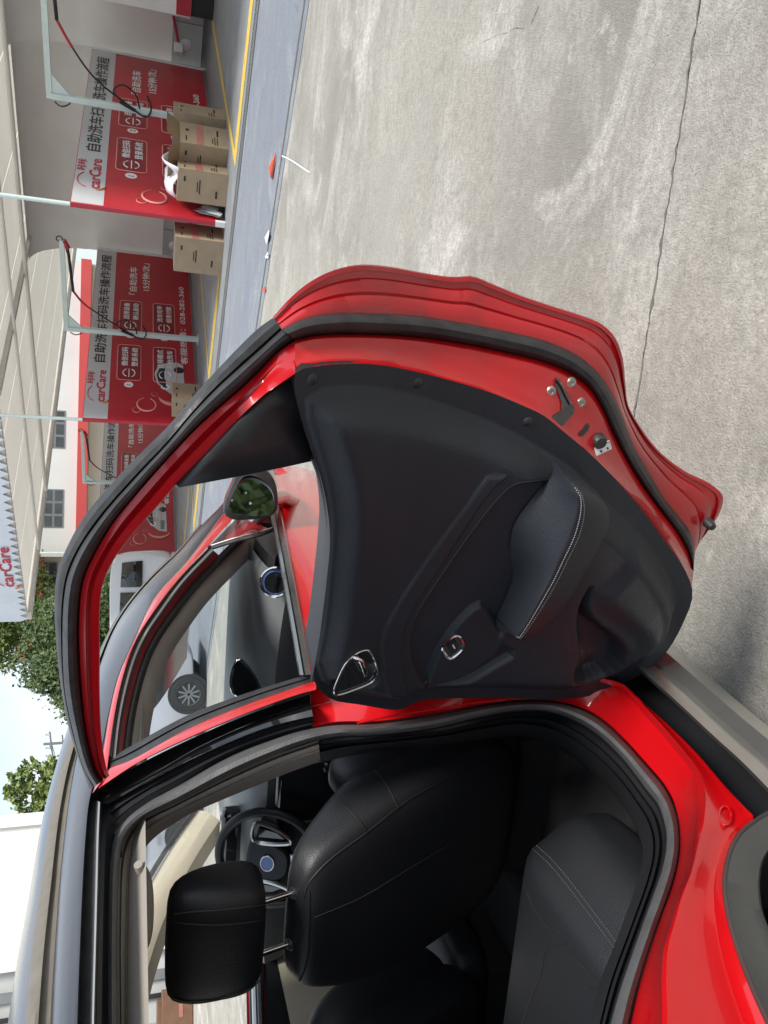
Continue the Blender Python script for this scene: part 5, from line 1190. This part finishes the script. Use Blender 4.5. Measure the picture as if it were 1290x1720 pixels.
# ---------------- trees
def tree(P, h, crown, label, leaf, n, seed, lobes, ls=.16, trunk=.16):
    q = random.Random(seed); t = root('leafy_tree', tuple(P), label, 'tree', 'trees beyond the yard')
    P = Vector(P); mb = MB(); top = P+ZV*h*.62
    mb.tube(catmull([P, P+Vector((.1, .05, h*.25)), P+Vector((-.05, .1, h*.45)), top], 14), [trunk*(1-.045*i) for i in range(14)], 8)
    for lc, lr in lobes:
        c = P+Vector(lc); s = P+ZV*h*(.3+.2*q.random()); mb.tube(catmull([s, s.lerp(c, .5)+Vector((q.uniform(-.2, .2), q.uniform(-.2, .2), .15)), c], 8), [trunk*.45*(1-.1*i) for i in range(8)], 6)
    mb.build('trunk', 'bark', t)
    tot = sum(r**2.4 for _, r in lobes); V = []; F = []
    for lc, lr in lobes:
        clumps = []
        for _ in range(max(14, int(60*lr**1.5))):
            d = Vector((q.gauss(0, 1), q.gauss(0, 1), q.gauss(0, .8))).normalized()*lr*(q.random()**.38)
            clumps.append((d, lr*q.uniform(.14, .30)))
        for _ in range(int(n*lr**2.4/tot)):
            cd_, cr_ = clumps[q.randrange(len(clumps))]
            d = Vector((q.gauss(0, 1), q.gauss(0, 1), q.gauss(0, .7))); c = P+Vector(lc)+cd_+d*cr_*.62
            a = Vector((q.gauss(0, 1), q.gauss(0, 1), q.gauss(0, 1))).normalized(); b = a.orthogonal().normalized(); s = ls*q.uniform(.6, 1.25); k = len(V)
            V += [c-a*s*.5, c+b*s*.28+a*s*.05, c+a*s*.5, c-b*s*.28+a*s*.05]; F.append((k, k+1, k+2, k+3))
    mk('crown', V, F, leaf, t, smooth=False)
def pp(dist, az): a = radians(az); return Vector((CAM.x+dist*sin(a), CAM.y+dist*cos(a), 0))
tree(pp(38, -23.6), 7, 3, 'big dark green tree rising beyond the annex building', 'leafa', 46000, 1, [((0, 0, 3.2), 2.3), ((-1.2, .3, 3.0), 1.7), ((1.2, 0, 3.8), 2.0), ((.2, 0, 4.6), 1.6), ((-2.0, 0, 2.3), 1.6), ((2.2, 0, 2.6), 1.9)], .19, .2)
tree(pp(44, -20.2), 11, 3, 'taller tree behind the annex, leaning over its red fascia', 'leafb', 26000, 2, [((0, 0, 8.2), 2.2), ((-1.6, 0, 7.6), 1.5), ((1.8, 0, 8.0), 2.2), ((-.6, 0, 9.6), 1.7), ((3.4, 0, 8.6), 1.8), ((.6, 0, 6.6), 1.8)], .21, .22)
tree(pp(30, -32.0), 5.4, 2, 'small light green tree beside the white building, seen over the car roof', 'leafb', 5200, 3, [((0, 0, 4.2), .75), ((.7, 0, 3.7), .7), ((-.5, 0, 3.5), .7), ((.3, 0, 5.0), .5), ((.9, .3, 4.7), .4), ((-.2, 0, 2.8), .8)], .19, .11)
tree(pp(40, -27.3), 6, 2, 'low round tree between the big tree and the utility pole', 'leafa', 20000, 8, [((0, 0, 2.4), 1.4), ((1.2, 0, 2.9), 1.6), ((-.8, 0, 1.6), 1.2)], .18, .14)
tree(Vector((10.2, -12.5, 0)), 7, 3, 'tree added behind the camera, out of view, for the door mirror to reflect', 'leafa', 9000, 21, [((0, 0, 3.6), 2.6), ((1.6, 0, 3.0), 2.0), ((-1.7, .4, 3.2), 1.9), ((.3, 0, 5.2), 1.7), ((-2.6, 0, 1.8), 1.3), ((2.4, 0, 1.7), 1.3)], .34, .2)  # added out of view to give the mirror glass greenery to reflect
# ---------------- utility pole
P = pp(60, -28.9); t = root('utility_pole', tuple(P), 'thin utility pole with cross-arms against the sky', 'pole')
MB().tube([P, P+ZV*6.9], [.14, .09], 8).build('pole_shaft', 'steel', t)
MB().bar(P+Vector((-1.0, 0, 6.3)), P+Vector((.9, 0, 6.5)), .1).build('cross_arm', 'steel', t); MB().bar(P+Vector((-.7, 0, 5.6)), P+Vector((.6, 0, 5.7)), .09).build('cross_arm', 'steel', t)
for x in (-.9, -.3, .7): MB().lathe(P+Vector((x, 0, 6.4)), ZV, [(.05, 0), (.1, .1), (.05, .25), (.08, .35), (.0, .5)], 8).build('insulator', 'shut', t)
for k in range(3): MB().tube(catmull([P+Vector((-.8+.7*k, 0, 6.5)), P+Vector((-9, 3, 5.2)), P+Vector((-20, 6, 6.0))], 16), .02, 5).build('power_line', 'ink', t)
# ---------------- white building to the left of the car
p3 = vplane(20, -37.5)
t = root('white_building', tuple(p3[0]), 'bright white building with grey shopfront, left of the red car', 'building')
aR, _ = onp(40, 1372, p3); aM, _ = onp(20, 1632, p3)
mb = MB(); fbox(mb, p3, aM, aR, 0, 9, -5, 0); mb.build('wall', 'bright', t, smooth=False)
a1, _ = onp(40, 1388, p3); mb = MB(); fbox(mb, p3, a1, aR+.06, 0, 9, .0, .16); mb.build('corner_pilaster', 'bright', t, smooth=False)
mb = MB(); fbox(mb, p3, aM-14, aM-.01, 0, 9, -5, -.35); mb.build('shopfront_back', 'shut', t, smooth=False)
for i, (d, w_, m_) in enumerate(((.4, .18, 'steel'), (.85, .08, 'ink'), (1.4, .38, 'shut'), (2.0, .09, 'ink'), (3.3, .18, 'steel'), (4.9, .15, 'steel'), (6.6, .18, 'steel'))):
    mb = MB(); fbox(mb, p3, aM-d-w_, aM-d, 0, 8, -.34, -.18); mb.build('mullion', m_, t, smooth=False)
for i in range(5):
    mb = MB(); fbox(mb, p3, aM-2.2-1.7*i-1.5, aM-2.2-1.7*i, .1, 2.4, -.33, -.28); mb.build('shutter_panel', 'palewall' if i % 2 else 'wallw', t, smooth=False)
# doorway, frame and bright board low on the white wall (seen through the windscreen)
for (x0, x1, y0, y1, m_, d) in ((232, 300, 1385, 1512, 'palewall', .03), (228, 236, 1380, 1512, 'shut', .06), (272, 280, 1400, 1512, 'shut', .05), (236, 270, 1428, 1505, 'bright', .06)):
    aa, zz1 = onp(x0, y1, p3); ab, zz0 = onp(x1, y0, p3); mb = MB(); fbox(mb, p3, min(aa, ab), max(aa, ab), min(zz0, zz1), max(zz0, zz1), .0, d); mb.build('doorway_panel', m_, t, smooth=False)
for i, (x, y, s) in enumerate(((270, 1690, .34), (262, 1712, .40))):
    a_, z_ = onp(x, y, p3); 
    P = p3[0]+p3[2]*a_+p3[1]*(.5-.1*i); P.z = 0
    o = root('brown_carton', tuple(P), ('brown carton standing at the shopfront', 'second brown carton behind the first at the shopfront')[i], 'box', 'brown cartons at the shopfront')
    MB().box((-s, -s*.6, 0), (s, s*.6, max(.3, z_)), Matrix.Translation(P) @ Matrix.Rotation(radians(40), 4, 'Z')).build('carton', 'brick', o, bev=.01); MB().box((-s*.5, -s*.62, .2), (s*.5, -s*.605, .28), Matrix.Translation(P) @ Matrix.Rotation(radians(40), 4, 'Z')).build('carton_tape', 'tape', o)
